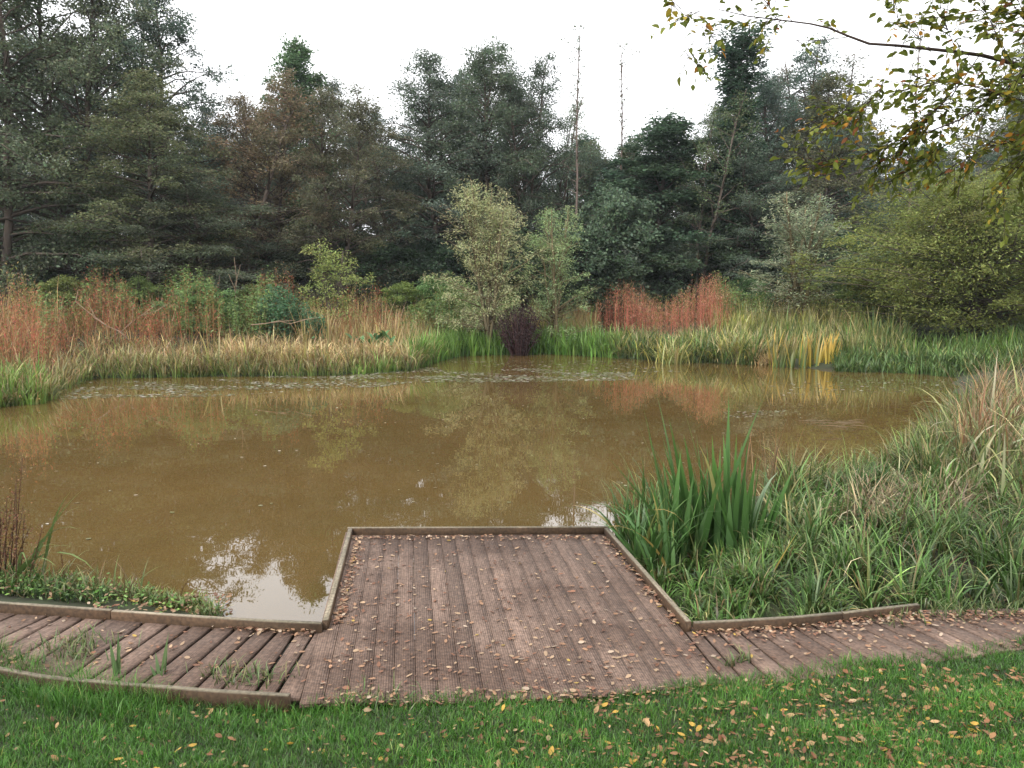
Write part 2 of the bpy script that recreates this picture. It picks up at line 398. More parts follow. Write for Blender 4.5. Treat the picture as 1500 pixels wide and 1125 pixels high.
def xline(p, q, poly):
    """where the line p-q crosses a plan polyline"""
    poly = np.asarray(poly)[:, :2]; d = q - p; best = None
    for a, b in zip(poly[:-1], poly[1:]):
        A = np.array([d, a - b]).T
        if abs(np.linalg.det(A)) < 1e-9: continue
        t, s = np.linalg.solve(A, a - p)
        if -.001 <= s <= 1.001 and (best is None or abs(t) < abs(best)): best = t
    return p + d * (best if best is not None else 0)
# left boardwalk
LG = [(-212, 873, -330, 890), (-165, 878, -275, 899), (-120, 884, -225, 907), (-76, 889, -165, 916), (-34, 895, -105, 923), (14, 903, -52, 932), (58, 908, 0, 935), (93, 902, 24, 940), (123, 905, 35, 958), (157, 906, 56, 967), (198, 921, 106, 988), (238, 921, 179, 962), (267, 926, 208, 969),
      (298, 930, 250, 968), (328, 936, 268, 988), (371, 927, 301, 994), (402, 929, 350, 983), (430, 931, 380, 1005), (460, 929, 408, 1010), (466, 929, 446, 1010)]
LF = [P(x, y, DZ)[:2] for x, y in [(-500, 858), (-260, 866), (-80, 879), (0, 887), (150, 898), (300, 908), (470, 919), (600, 926)]]
LN = [P(x, y, DZ)[:2] for x, y in [(-600, 905), (-300, 925), (-100, 958), (0, 985), (60, 996), (180, 1008), (300, 1016), (425, 1021), (470, 1024), (600, 1030)]]
bw = thing('boardwalk', 'curving slatted boardwalk with fanned gappy boards and plants poking up beside murky open water', 'boardwalk')
gp = []
for a, b, c, d in LG:
    p, q = ledge(a, b), ledge(c, d); gp.append((xline(p, q, LF), xline(p, q, LN)))
for (f0, n0), (f1, n1) in zip(gp[:-1], gp[1:]):
    g = .016
    e = unit(f1 - f0); e2 = unit(n1 - n0)
    if np.linalg.norm(f1 - f0) < .05:
        f0, f1 = f0 - e * .004, f1 + e * .012
        plank('board', [f0 + e * .006, f1 - e * .006, n1 - e2 * g, n0 + e2 * g], M_WALK, bw, dz=rng.normal(0, .002, 4)); continue
    plank('board', [f0 + e * g, f1 - e * g, n1 - e2 * g, n0 + e2 * g], M_WALK, bw, dz=rng.normal(0, .003, 4))
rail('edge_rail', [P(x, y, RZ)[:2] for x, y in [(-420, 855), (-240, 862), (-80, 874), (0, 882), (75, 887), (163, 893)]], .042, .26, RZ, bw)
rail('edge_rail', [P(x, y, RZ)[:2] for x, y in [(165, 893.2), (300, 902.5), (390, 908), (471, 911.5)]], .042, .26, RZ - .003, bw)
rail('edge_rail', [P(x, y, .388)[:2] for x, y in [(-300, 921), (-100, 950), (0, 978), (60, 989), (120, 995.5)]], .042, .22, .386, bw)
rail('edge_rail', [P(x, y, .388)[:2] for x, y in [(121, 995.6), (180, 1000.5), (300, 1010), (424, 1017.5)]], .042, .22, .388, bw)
for x, y in ((170, 1004), (300, 1014), (415, 1020)):
    q = P(x, y, RZ)[:2] - np.array([0, .0]); mb = MB()
    V = [[*(q + np.array([i, j]) * .035), z] for z in (-.1, .238) for i, j in ((-1, -1), (1, -1), (1, 1), (-1, 1))]
    mb.add(V, [[3, 2, 1, 0], [4, 5, 6, 7], [0, 1, 5, 4], [1, 2, 6, 5], [2, 3, 7, 6], [3, 0, 4, 7]]); mb.build('post', M_POST, bw)
# right boardwalk
RG = [(1003, 924, 1065, 1000), (1022, 920, 1091, 997), (1056, 930, 1126, 992), (1089, 930, 1166, 992), (1120, 931, 1199, 988), (1152, 930, 1225, 979), (1176, 926, 1256, 977), (1214, 930, 1285, 972), (1251, 930, 1324, 968),
      (1291, 933, 1357, 964), (1320, 930, 1384, 961), (1350, 926, 1410, 954), (1386, 926, 1439, 950), (1413, 922, 1467, 946), (1441, 919, 1493, 941), (1471, 917, 1520, 937), (1503, 915, 1550, 933), (1535, 912, 1580, 929), (1570, 910, 1614, 926), (1605, 907, 1650, 922)]
RF = [P(x, y, DZ)[:2] for x, y in [(900, 921), (1010, 918), (1170, 908), (1330, 893), (1500, 890), (1700, 880), (1900, 870)]]
RN = [P(x, y, DZ)[:2] for x, y in [(900, 1024), (1000, 1014), (1080, 1007), (1200, 991), (1330, 973), (1500, 949), (1700, 927), (1900, 905)]]
bwr = thing('boardwalk', 'leaf-strewn slatted boardwalk running along the foot of the tall green sedge bank', 'boardwalk')
gp = []
for a, b, c, d in RG:
    p, q = ledge(a, b), ledge(c, d); gp.append((xline(p, q, RF), xline(p, q, RN)))
for i, ((f0, n0), (f1, n1)) in enumerate(zip(gp[:-1], gp[1:])):
    e = unit(f1 - f0); e2 = unit(n1 - n0); g = .012
    if np.linalg.norm(f1 - f0) < .03: g = .004
    plank('board', [f0 + e * g, f1 - e * g, n1 - e2 * .012, n0 + e2 * .012], M_WALK, bwr, dz=rng.normal(0, .003, 4) - .003)
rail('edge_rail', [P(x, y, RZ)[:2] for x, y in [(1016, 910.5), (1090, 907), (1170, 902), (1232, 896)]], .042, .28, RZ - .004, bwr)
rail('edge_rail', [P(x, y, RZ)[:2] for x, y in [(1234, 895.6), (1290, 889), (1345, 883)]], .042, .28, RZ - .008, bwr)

# ------------------------------------------------------------------ trees
def gen_tree(seed, H, Rr, cb, nb, ncl, nl, leaf, rc=.75, flat=.5, rise=.5, shape='cone', trunk_r=.16, base=(.055, .085, .04), clv=.18, bark=(.10, .08, .066), stems=1, asp=.62, droop=.25, inner=.35, wobble=.012):
    global rng
    keep = rng; rng = np.random.default_rng(seed)
    tk, cr = MB(), MB()
    for s in range(stems):
        a0 = rng.random() * 6.28; sp = 0 if stems == 1 else .16 * H * rng.uniform(.3, 1)
        tt = np.linspace(0, 1, 9)
        Hs = H * (1 if stems == 1 else rng.uniform(.75, 1))
        wob = np.cumsum(rng.normal(0, wobble * H, (9, 2)), 0) * .5; wob[0] = 0
        tp = np.c_[wob[:, 0] + math.cos(a0) * sp * tt ** 1.2, wob[:, 1] + math.sin(a0) * sp * tt ** 1.2, Hs * tt]
        tr = trunk_r * (1 - tt) ** .8 + .015
        tp[0, 2] = -.5
        tube(tk, tp, tr, 7, bark)
        for i in range(nb // stems):
            u = ((i + rng.random()) / (nb // stems))
            hh = cb + u * (.985 - cb)
            o = np.array([np.interp(hh, tt, tp[:, k]) for k in range(3)])
            if shape == 'cone': pr = (1 - u ** 5) * (.62 + .42 * math.sin(math.pi * min(1, u * 1.1))) + .06
            elif shape == 'round': pr = math.sqrt(max(0, 1 - (2 * u - .85) ** 2 / 1.6)) * 1.0 * (1 - u ** 6)
            elif shape == 'col': pr = .75 + .3 * math.sin(u * 7) - .4 * u ** 4
            elif shape == 'vase': pr = .35 + .75 * math.sin(min(1, u * 1.15) * math.pi * .75)
            else: pr = .5 + .5 * rng.random()
            az = i * 2.399 + rng.normal(0, .4)
            ln = Rr * pr * rng.uniform(.4, 1.15)
            el = rise * rng.uniform(.4, 1.4) * (0.5 + u)
            t = np.linspace(0, 1, 5)
            bp = o + np.outer(t * ln * math.cos(el), [math.cos(az), math.sin(az), 0]) + np.outer(t * ln * math.sin(el) - droop * ln * t ** 2.2, [0, 0, 1])
            bp += rng.normal(0, .04 * ln, bp.shape) * t[:, None]
            r0 = min(np.interp(hh, tt, tr) * .6, .02 + .018 * ln)
            tube(tk, bp, np.linspace(r0, .008, 5), 4, bark)
            kcl = max(1, int(round(ncl * (.4 + .6 * ln / Rr))))
            ct = jit((1, 1, 1), 1, clv, .05)[0]
            for c in range(kcl):
                f = inner + (1.04 - inner) * rng.random() ** .7
                cc = np.array([np.interp(f, t, bp[:, k]) for k in range(3)]) + rng.normal(0, .12 * Rr * .5, 3) * [1, 1, .5]
                rad = rc * rng.uniform(.45, 1.3) * (1.15 - .35 * f)
                n = max(4, int(nl * rng.uniform(.6, 1.4)))
                d = unit(rng.normal(0, 1, (n, 3))) * rng.random((n, 1)) ** .45 * rad
                d[:, 2] = d[:, 2] * flat - .22 * (d[:, 0] ** 2 + d[:, 1] ** 2) / rad
                col = jit(np.asarray(base) * ct * np.exp(rng.normal(0, clv * .6)), n, .2, .06)
                outw = np.array([math.cos(az), math.sin(az), -.25])
                ax = outw + rng.normal(0, .8, (n, 3))
                nrm = np.array([0, 0, 1.0]) + rng.normal(0, .55, (n, 3))
                s_ = leaf * rng.uniform(.7, 1.3, n)
                leafquads(cr, cc + d, ax, nrm, s_, s_ * asp, col)
    me_t = tk.mesh('trunk', M_BARK, True); me_c = cr.mesh('crown', M_LEAF)
    rng = keep
    return me_t, me_c, H

ALD = (.138, .155, .112)
TREES = {
    'a0': gen_tree(1, 20, 3.3, .10, 90, 4, 60, .145, base=ALD, rc=.9, flat=.8, rise=.95, droop=.3),
    'a1': gen_tree(2, 20, 3.0, .14, 84, 4, 54, .145, base=ALD, rc=.85, flat=.85, rise=1.0, stems=2, droop=.25),
    'a2': gen_tree(3, 20, 5.4, .06, 130, 6, 64, .15, base=ALD, rc=.95, flat=.55, rise=.6, droop=.35, trunk_r=.2),
    'a3': gen_tree(4, 20, 2.4, .16, 84, 4, 46, .14, base=ALD, shape='x', rc=.8, flat=.8, rise=.9),
    'a4': gen_tree(10, 20, 4.4, .08, 110, 5, 62, .15, base=ALD, rc=.9, flat=.75, rise=.85, stems=2, droop=.3, trunk_r=.18),
    'a5': gen_tree(11, 20, 6.4, .06, 140, 7, 66, .15, base=ALD, rc=1.0, flat=.6, rise=.7, droop=.35, stems=2, trunk_r=.2),
    'sp': gen_tree(5, 20, 3.2, .24, 80, 4, 28, .14, base=ALD, rc=.85, flat=.75, rise=1.0, droop=.1, stems=2, trunk_r=.13),
    'po': gen_tree(6, 20, 1.5, .42, 44, 2, 9, .15, base=ALD, rc=.38, flat=.9, rise=1.15, droop=.0, trunk_r=.105, shape='x', bark=(.13, .10, .085), wobble=.005),
    'iv': gen_tree(7, 20, 1.9, .06, 130, 4, 85, .16, base=(.085, .115, .075), rc=.65, shape='col', flat=.9, droop=.1, inner=.1),
    'mp': gen_tree(8, 20, 4.0, .2, 84, 5, 95, .2, base=(.10, .145, .085), rc=1.0, shape='round', flat=.75, rise=.8),
    'un': gen_tree(9, 6, 3.0, .06, 60, 4, 90, .15, base=(.085, .115, .07), rc=.75, shape='round', flat=.7, stems=3, trunk_r=.07),
    'wi': gen_tree(12, 8, 2.5, .10, 130, 5, 34, .13, base=(.37, .42, .235), rc=.45, shape='round', flat=.9, rise=1.15, droop=.05, stems=6, trunk_r=.06, asp=.26, bark=(.14, .115, .07), clv=.13),
    'wj': gen_tree(13, 8, 2.3, .08, 105, 4, 32, .13, base=(.32, .37, .20), rc=.5, shape='round', flat=.9, rise=1.15, droop=.05, stems=6, trunk_r=.05, asp=.26, bark=(.15, .12, .07), clv=.15),
    'bw': gen_tree(14, 8, 5.6, .02, 300, 5, 90, .14, base=(.215, .25, .075), rc=.75, shape='round', flat=1.0, rise=.8, droop=.12, stems=7, trunk_r=.09, asp=.3, clv=.12),
    'sa': gen_tree(15, 4, 1.1, .12, 46, 3, 36, .12, base=(.32, .35, .15), rc=.38, shape='cone', flat=.8, rise=.9, droop=.05, stems=3, trunk_r=.03, asp=.3),
}
_bbw = {}
def halfwidth(kind):
    if kind not in _bbw:
        co = np.empty(len(TREES[kind][1].vertices) * 3, np.float32); TREES[kind][1].vertices.foreach_get('co', co)
        _bbw[kind] = float(np.percentile(np.abs(co.reshape(-1, 3)[:, :2]), 98.5))
    return _bbw[kind]
def plant(kind, name, label, cat, px, d, top, wpx=None, tint=(1, 1, 1), group=None):
    x = (px - CX) / F * d / CP; z = float(gz(x, d))
    h = D(px, top, d)[2] - z
    hw = None if wpx is None else wpx * (1.25 if TREES[kind][2] > 10 else 1.1) / F * d / 2
    if kind[0] == 'a' and hw is not None:        # the alder whose own proportions come nearest
        c_ = sorted(('a0', 'a1', 'a2', 'a3', 'a4', 'a5'), key=lambda k: abs(math.log(hw / halfwidth(k) / (h / 20))))
        kind = c_[0] if rng.random() < .65 else c_[1]
    me_t, me_c, H = TREES[kind]
    t = thing(name, label, cat, (x, d, z), group)
    s = h / H; sx = s if hw is None else hw / halfwidth(kind)
    t.scale = (sx, sx, s); t.rotation_euler = (0, 0, rng.random() * 6.28)
    tint = np.asarray(tint) * np.exp(rng.normal(0, .08)) * np.exp(rng.normal(0, .04, 3))
    link('trunk', me_t, t); link('crown', me_c, t, color=tint)
    return t
DG, BL, RD, OL, GY, BR = (.92, 1.0, .95), (.88, 1.02, 1.05), (1.65, 1.1, 1.0), (1.12, 1.12, .85), (1.3, 1.28, 1.28), (1.15, 1.05, .92)
FRONT = [
    ('a2', 'tallest dark green alder with layered boughs above the rust-red stems', 20, 41, -150, 300, DG),
    ('a0', 'broad dark alder reaching above the picture beside a bare-topped thin one', 115, 43, -130, 270, DG),
    ('sp', 'thin tall alder with a bare see-through top among broad dark alders', 190, 45, -110, 130, BL),
    ('a1', 'alder with a full blue-green head ending next to the open sky', 250, 47, -45, 190, BL),
    ('a2', 'shorter olive-green alder with low spreading boughs over the bank herbs', 225, 40, 105, 210, OL),
    ('a2', 'low dark alder sweeping its boughs down to the green herbs', 300, 41, 245, 230, DG),
    ('sp', 'thin rusty-leaved alder with sky showing through its crown', 345, 46, 85, 190, RD),
    ('a3', 'reddish brown alder with faded leaves beside the bushy green maple', 405, 48, 100, 150, RD),
    ('mp', 'fresh green maple whose rounded head stands above rusty alders', 447, 62, 62, 110, (1.2, 1.3, 1.1)),
    ('a0', 'brown-tinged alder at the left side of the narrow sky gap', 500, 47, 112, 180, BR),
    ('sp', 'sparse alder with bare twigs right of the narrow sky gap', 580, 54, 92, 150, GY),
    ('a1', 'full green alder behind the pale willow, next to a sparse one', 632, 52, 74, 185, BL),
    ('a0', 'highest alder of the middle clump behind the pale willow', 705, 54, 40, 200, DG),
    ('a3', 'slim alder on the right shoulder of the middle clump', 768, 53, 68, 140, BL),
    ('sp', 'thin twiggy alder between the middle clump and the bare pole tree', 803, 56, 100, 90, GY),
    ('po', 'bare straight pole-like tree with short twigs against white sky', 838, 50, 38, None, GY),
    ('po', 'leaning bare tree with a few side twigs rising above the shrubs', 909, 54, 62, None, BR),
    ('sp', 'low open-crowned alder below the two bare pole trees', 875, 57, 150, 130, OL),
    ('mp', 'rounded green sallow tree above the red willowherb stems', 965, 52, 175, 170, BL),
    ('un', 'dark rounded sallow between the pale willow and the red stems', 895, 47, 255, 160, (1.3, 1.4, 1.4)),
    ('sp', 'thin red-barked alder next to the ivy-covered trunk', 1016, 48, 88, 110, OL),
    ('iv', 'tall trunk thickly wrapped in dark ivy like a column', 1062, 50, 42, 95, DG),
    ('a1', 'full alder between the ivy column and a hazy thin alder', 1140, 54, 56, 175, BL),
    ('a0', 'dark low alder right at the foot of the ivy column', 1100, 49, 200, 180, DG),
    ('sp', 'hazy thin alder behind the overhanging autumn branch', 1195, 56, 52, 150, GY),
    ('a3', 'alder with dark full lower boughs behind the grey-green willow', 1205, 51, 110, 170, OL),
    ('po', 'thin dark bare trunk seen through the overhanging yellowing leaves', 1312, 46, 20, None, DG),
    ('sp', 'sparse alder rising behind the big rounded willow bush', 1395, 52, 70, 170, GY),
    ('a1', 'green alder behind the far side of the big rounded willow bush', 1500, 50, 30, 190, OL),
]
for k, lab, px, d, top, wpx, tint in FRONT:
    nm = {'mp': 'maple_tree', 'po': 'bare_tree', 'iv': 'ivy_clad_tree', 'un': 'sallow_bush'}.get(k, 'alder_tree')
    plant(k, nm, lab, 'tree', px, d, top, wpx, tint)
# deeper rows
REFS = [(30, 'the tallest layered alder'), (125, 'the broad dark alder'), (190, 'the thin bare-topped alder'), (252, 'the full blue-green alder'), (345, 'the thin rusty alder'), (405, 'the reddish brown alder'), (447, 'the round-headed maple'), (500, 'the brown-tinged alder'), (545, 'the narrow sky gap'), (638, 'the pale tall willow'), (705, 'the highest middle alder'),
        (765, 'the slim shoulder alder'), (838, 'the straight bare pole tree'), (909, 'the leaning bare tree'), (965, 'the rounded sallow tree'), (1016, 'the red-barked alder'), (1062, 'the ivy column'), (1140, 'the loose grey-green willow'), (1250, 'the hazy thin alder'), (1312, 'the overhanging leaves'), (1420, 'the big rounded willow bush'), (1600, 'the end alder')]
def ref(px): return min(REFS, key=lambda r: abs(r[0] - px))[1]
for px in range(-150, 1700, 46):
    d = rng.uniform(58, 66); px2 = px + rng.uniform(-14, 14)
    top = rng.uniform(105, 170)
    if px < 260: top = rng.uniform(-20, 80)
    if 600 < px < 810: top = rng.uniform(80, 130)
    if 1080 < px < 1230: top = rng.uniform(90, 140)
    if 300 < px < 395 or 530 < px < 600: top = rng.uniform(150, 190)
    if 810 < px < 1010: top = rng.uniform(162, 215)
    if 1230 < px < 1420: top = rng.uniform(215, 270)
    plant(rng.choice(['a0', 'a1', 'a2', 'a3']), 'alder_tree', 'dark alder second row back, behind ' + ref(px), 'tree', px2, d, top, rng.uniform(100, 150), BL, 'alders deep in the wood')
for px in range(-140, 1700, 62):
    d = rng.uniform(72, 84); px2 = px + rng.uniform(-14, 14); top = rng.uniform(190, 250)
    plant(rng.choice(['a0', 'a2', 'mp']), 'alder_tree', 'dark lower alder in the rearmost row behind ' + ref(px), 'tree', px2, d, top, rng.uniform(100, 150), BL, 'alders in the rearmost row')
for px in range(-100, 1640, 68):
    d = rng.uniform(46, 52); px2 = px + rng.uniform(-20, 20)
    plant('un', 'understorey_bush', 'dark bush at the shaded foot of the wood below ' + ref(px), 'bush', px2, d, rng.uniform(310, 352), rng.uniform(130, 180), DG, 'bushes at the foot of the wood')
_by = {}
for o in COL.objects:                      # look-alikes behind the same landmark: told apart by height
    if o.get('group') in ('alders deep in the wood', 'alders in the rearmost row', 'bushes at the foot of the wood'): _by.setdefault(o['label'], []).append(o)
for lb, os_ in _by.items():
    os_.sort(key=lambda o: -o.scale.z)
    if len(os_) > 1:
        for o, w_ in zip(os_, ['taller', 'shorter'] if len(os_) == 2 else ['tallest', 'second tallest', 'third tallest', 'fourth tallest', 'fifth tallest', 'sixth tallest']): o['label'] = w_ + ' ' + lb
# pale willows and bushes on the bank
plant('wi', 'willow_tree', 'pale grey-green willow with slanting stems at the middle of the far bank', 'willow', 715, 38.5, 252, 135, (1.08, 1.05, 1.0))
plant('wj', 'willow_tree', 'smaller yellowish willow beside the red stems with a straw-coloured foot', 'willow', 812, 39.5, 300, 100, (1.0, 1.08, .95))
plant('wj', 'willow_tree', 'loose grey-green willow between the red stems and the big rounded bush', 'willow', 1165, 40, 288, 140, (1.0, .98, 1.05))
plant('bw', 'willow_bush', 'huge rounded olive-green willow bush overhanging the bank', 'bush', 1420, 34.5, 266, 360, (1, 1, 1))
plant('un', 'sallow_bush', 'leafy bush filling the gap under the big rounded willow', 'bush', 1300, 39, 370, 150, (1.5, 1.6, 1.2))
for px, d, top, wp, tn, lab in ((300, 35, 408, 95, (2.0, 2.4, 1.6), 'leafy grey-green bush among nettles behind the brown sedge'), (215, 37, 400, 80, (2.4, 2.4, 1.5), 'pale leafy bush behind the dead branches on the bank'), (100, 36, 398, 90, (2.8, 2.3, 1.3), 'yellowish bush rising out of the rusty dock'),
                                (640, 44, 400, 80, (2.0, 2.5, 1.6), 'small green bush at the near side of the pale willow'), (1090, 45, 400, 80, (1.6, 2.0, 1.3), 'dark green bush at the end of the red stems'), (590, 43, 408, 70, (2.6, 2.5, 1.3), 'straw-green bush between the sapling and the pale willow'), (375, 38, 412, 70, (2.6, 2.4, 1.5), 'pale green bush next to the dark bramble patch'), (1250, 40, 400, 90, (2.2, 2.4, 1.4), 'light green bush between the loose willow and the big round bush')):
    plant('un', 'bank_bush', lab, 'bush', px, d, top, wp, tn)
plant('sa', 'willow_sapling', 'bright yellow-green sapling standing alone before the dark wood', 'sapling', 490, 37, 342, 80, (1.1, 1.1, .9))

# ------------------------------------------------------------------ bank plants
SHW = [(x, P(x, y, 0)[1]) for x, y in SHORE_PX]
def shore(px): return np.interp(px, [a for a, _ in SHW], [b for _, b in SHW])
def scatter(p0, p1, o0, o1, n, pw=1.0):
    px = rng.uniform(p0, p1, n); d = shore(px) + o0 + (o1 - o0) * rng.random(n) ** pw
    x = (px - CX) / F * d
    return np.c_[x, d, gz(x, d)], px
GRN, SED, TAN, BRN, RUST, YEL, OLV = (.13, .23, .045), (.085, .14, .045), (.46, .35, .18), (.33, .20, .095), (.42, .14, .09), (.50, .43, .11), (.25, .25, .08)
def bed(name, zones, mat=M_BLADE, label=None, cat=None):
    mb = MB()
    for p0, p1, o0, o1, n, h0, h1, wd, cb_, ct_, lean, curl in zones:
        b, px = scatter(p0, p1, o0, o1, n)
        patch = .8 + .35 * np.sin(px * .031 + 1) * np.sin(px * .013) + .22 * np.sin(px * .11 + 3 * np.sin(px * .017)) + .2 * rng.random(n)
        h = rng.uniform(h0, h1, n) * np.clip(patch, .5, 1.2)
        b[:, 2] -= .03
        nc = max(6, n // 26); cc, _ = scatter(p0, p1, o0, o1, nc); ci = rng.integers(0, nc, n); hc = np.exp(rng.normal(0, .22, nc))
        m_ = rng.random(n) < .75; off = rng.normal(0, .11, (n, 2))
        b[m_, :2] = cc[ci[m_], :2] + off[m_]; b[m_, 2] = cc[ci[m_], 2] - .03; h = np.where(m_, h * hc[ci], h)
        azr = np.where(m_, np.arctan2(off[:, 1], off[:, 0]) + rng.normal(0, .5, n), rng.uniform(0, 6.28, n)); n_t = np.where(m_, np.exp(rng.normal(0, .28, nc))[ci], 1)[:, None]
        cb_c, ct_c = pick(*cb_, n) * n_t, pick(*ct_, n, .25) * n_t
        blades(mb, b, h, wd * 1.25 * rng.uniform(.6, 1.4, n), azr, np.abs(rng.normal(0, lean, n)), np.abs(rng.normal(curl, curl * .6 + .05, n)), 4, cb_c, ct_c, cpow=1.3)
    o = mb.build(name, mat, None, kind='stuff', label=label, category=cat)
    return o
gb = ([GRN, SED], [1, 2]); gt = ([SED, GRN, OLV], [2, 2, 1]); bt = ([BRN, TAN, OLV, (.36, .18, .12)], [3, 2, 1, 1.5]); yt = ([YEL, TAN, GRN, OLV, SED], [.6, 1, 1.5, 2, 2])
bed('sedge_bed', [(-160, 640, -.2, 1.4, 8000, .45, 1.0, .026, gb, bt, .2, 1.1), (-160, 560, 1.0, 5.0, 8000, .4, .9, .026, ([SED, OLV, BRN], [2, 1, 1]), bt, .15, 1.2),
                  (330, 640, .6, 3.2, 3500, .7, 1.2, .035, ([OLV, TAN], [1, 1]), ([TAN, BRN], [2, 1]), .25, 1.5)],
    label='wide bed of sedge with green feet and brown drooping tips along the bank', cat='sedge')
bed('bright_grass', [(-140, 62, -.3, 2.0, 2500, .5, .9, .03, ([GRN], [1]), ([GRN, (.22, .3, .08)], [1, 1]), .15, .5), (520, 590, -.1, .5, 500, .4, .7, .03, ([GRN], [1]), ([(.2, .28, .08)], [1]), .15, .5)],
    label='bright green grass tufts at the water edge before the brown sedge', cat='grass')
bed('bank_grass', [(600, 905, -.2, 2.6, 9000, .7, 1.15, .035, ([(.07, .16, .035), GRN], [1, 1]), ([GRN, (.14, .22, .06)], [2, 1]), .14, .6), (590, 900, 2.2, 4.5, 3000, .6, 1.0, .03, gb, yt, .2, .8)],
    label='fresh green bank grass around the foot of the pale willow', cat='grass')
bed('tussock_sedge', [(895, 1130, -.2, 1.6, 5500, .55, 1.05, .035, ([SED, (.06, .09, .035)], [1, 1]), yt, .3, 1.1), (900, 1140, 1.4, 4, 4000, .55, 1.05, .035, gb, ([TAN, OLV, SED], [1, 1, 1]), .2, .8),
                       (1068, 1140, -.1, .7, 900, .6, 1.0, .03, ([TAN, BRN], [2, 1]), ([TAN], [1]), .45, 1.6)],
    label='arching yellow-green tussock sedge between the red stems and the pond', cat='sedge')
bed('waterside_grass', [(1225, 1640, -.2, 2.2, 8000, .35, .8, .035, ([(.05, .095, .028), SED], [1, 1]), ([(.10, .17, .05), (.14, .2, .06), SED, OLV], [2, 1, 2, 1]), .25, 1.0), (1130, 1330, 1.6, 5.5, 5000, .6, 1.35, .03, gb, ([SED, OLV, TAN], [2, 2, 1]), .13, .5),
                        (1330, 1640, 2, 5, 3500, .5, 1.0, .03, gb, gt, .2, .7)],
    label='dense green grass below the big rounded willow bush', cat='grass')
bed('straw_grass', [(440, 640, 5, 13, 5000, .8, 1.5, .022, ([OLV, BRN], [1, 1]), ([TAN, BRN, OLV], [2, 1, 1]), .12, .4), (-160, 300, 5.5, 13, 3200, .8, 1.9, .02, ([BRN, OLV], [1, 1]), ([TAN, BRN, (.28, .14, .08)], [1, 2, 1]), .15, .5),
                    (780, 870, 3.5, 8, 2500, 1.2, 2.1, .022, ([BRN, OLV], [1, 1]), ([TAN, OLV], [2, 1]), .14, .4), (1040, 1260, 4, 10, 4000, .7, 1.5, .022, gb, ([TAN, OLV, YEL], [2, 2, 1]), .14, .5)],
    label='dry straw-coloured tall grass behind the waterside plants', cat='grass')

def herbs(name, label, cat, patches, leafc, stemc, leaf=.09, per=26, lw=.35, hh=(1.5, 2.3), up=.6, kind='stuff'):
    mb = MB(); bt_ = MB()
    for p0, p1, o0, o1, n in patches:
        b, px = scatter(p0, p1, o0, o1, n)
        h = rng.uniform(*hh, n) * (.85 + .25 * np.sin(px * .05))
        az = rng.uniform(0, 6.28, n); ln = np.abs(rng.normal(0, .08, n))
        blades(mb, b - [0, 0, .05], h, .014, az, ln, .1, 2, pick(*stemc, n), pick(*stemc, n))
        N = n * per; i = np.repeat(np.arange(n), per); t = rng.uniform(.12, 1.02, N)
        a = rng.uniform(0, 6.28, N); r = (.05 + .16 * (1 - t)) * rng.random(N) + .03
        c = b[i] + np.stack([np.sin(ln[i]) * h[i] * t * np.cos(az[i]) + r * np.cos(a), np.sin(ln[i]) * h[i] * t * np.sin(az[i]) + r * np.sin(a), h[i] * t], -1)
        ax = np.stack([np.cos(a), np.sin(a), np.full(N, up) + rng.normal(0, .4, N)], -1)
        s_ = leaf * rng.uniform(.6, 1.4, N)
        leafquads(mb, c, ax, np.array([0, 0, 1.0]) + rng.normal(0, .6, (N, 3)), s_, s_ * lw, pick(*leafc, N))
    mb.build(name, M_LEAF, None, kind=kind, label=label, category=cat)
herbs('red_willowherb', 'stand of upright brick-red willowherb stems on the far bank', 'willowherb', [(858, 1058, 4.5, 9.5, 520), (905, 960, 5, 8, 60), (1020, 1075, 6, 11, 60), (840, 870, 6, 9, 40)], ([RUST, (.58, .32, .21), (.5, .28, .16), OLV, SED], [3, 3, 3, 2, 1]), ([(.55, .18, .13), RUST], [1, 1]), .10, 24, .2, (2.0, 2.7), 1.6)
herbs('rusty_dock', 'rust-brown dying dock and willowherb under the tallest alder', 'dock', [(-160, 230, 3.2, 10, 640), (210, 330, 4, 8, 120), (420, 560, 6, 10, 90), (360, 420, 8, 11, 70), (540, 600, 8, 12, 50)], ([RUST, BRN, OLV, (.22, .1, .06)], [2, 2, 1, 2]), ([RUST, BRN], [1, 1]), .10, 24, .3, (1.6, 3.0), 1.0)
herbs('nettle_bed', 'green nettle bed behind the brown-tipped sedge', 'nettles', [(250, 400, 5, 12, 380), (60, 260, 7, 13, 240), (640, 760, 4.5, 9, 330), (590, 700, 7, 12, 160), (1050, 1120, 7, 12, 120)], ([(.17, .25, .085), (.24, .31, .13), (.11, .18, .065)], [2, 1, 1]), ([OLV, BRN], [1, 1]), .13, 30, .5, (1.7, 2.9), .2)
herbs('bramble_patch', 'dark blue-green bramble patch left of the straw grass', 'bramble', [(380, 475, 5, 8, 260)], ([(.08, .16, .085), (.11, .2, .1)], [1, 1]), ([BRN], [1]), .15, 34, .6, (1.3, 2.1), .1)
herbs('pale_willowherb', 'mixed fading willowherb with pale seed heads before the wood', 'willowherb', [(-160, 640, 10, 15, 700), (900, 1060, 8, 12, 160), (1060, 1250, 8, 12, 200), (600, 860, 8, 13, 260)], ([OLV, TAN, SED, (.3, .2, .15)], [2, 1, 2, 1]), ([BRN, OLV], [1, 1]), .11, 24, .3, (1.7, 2.9), 1.0)

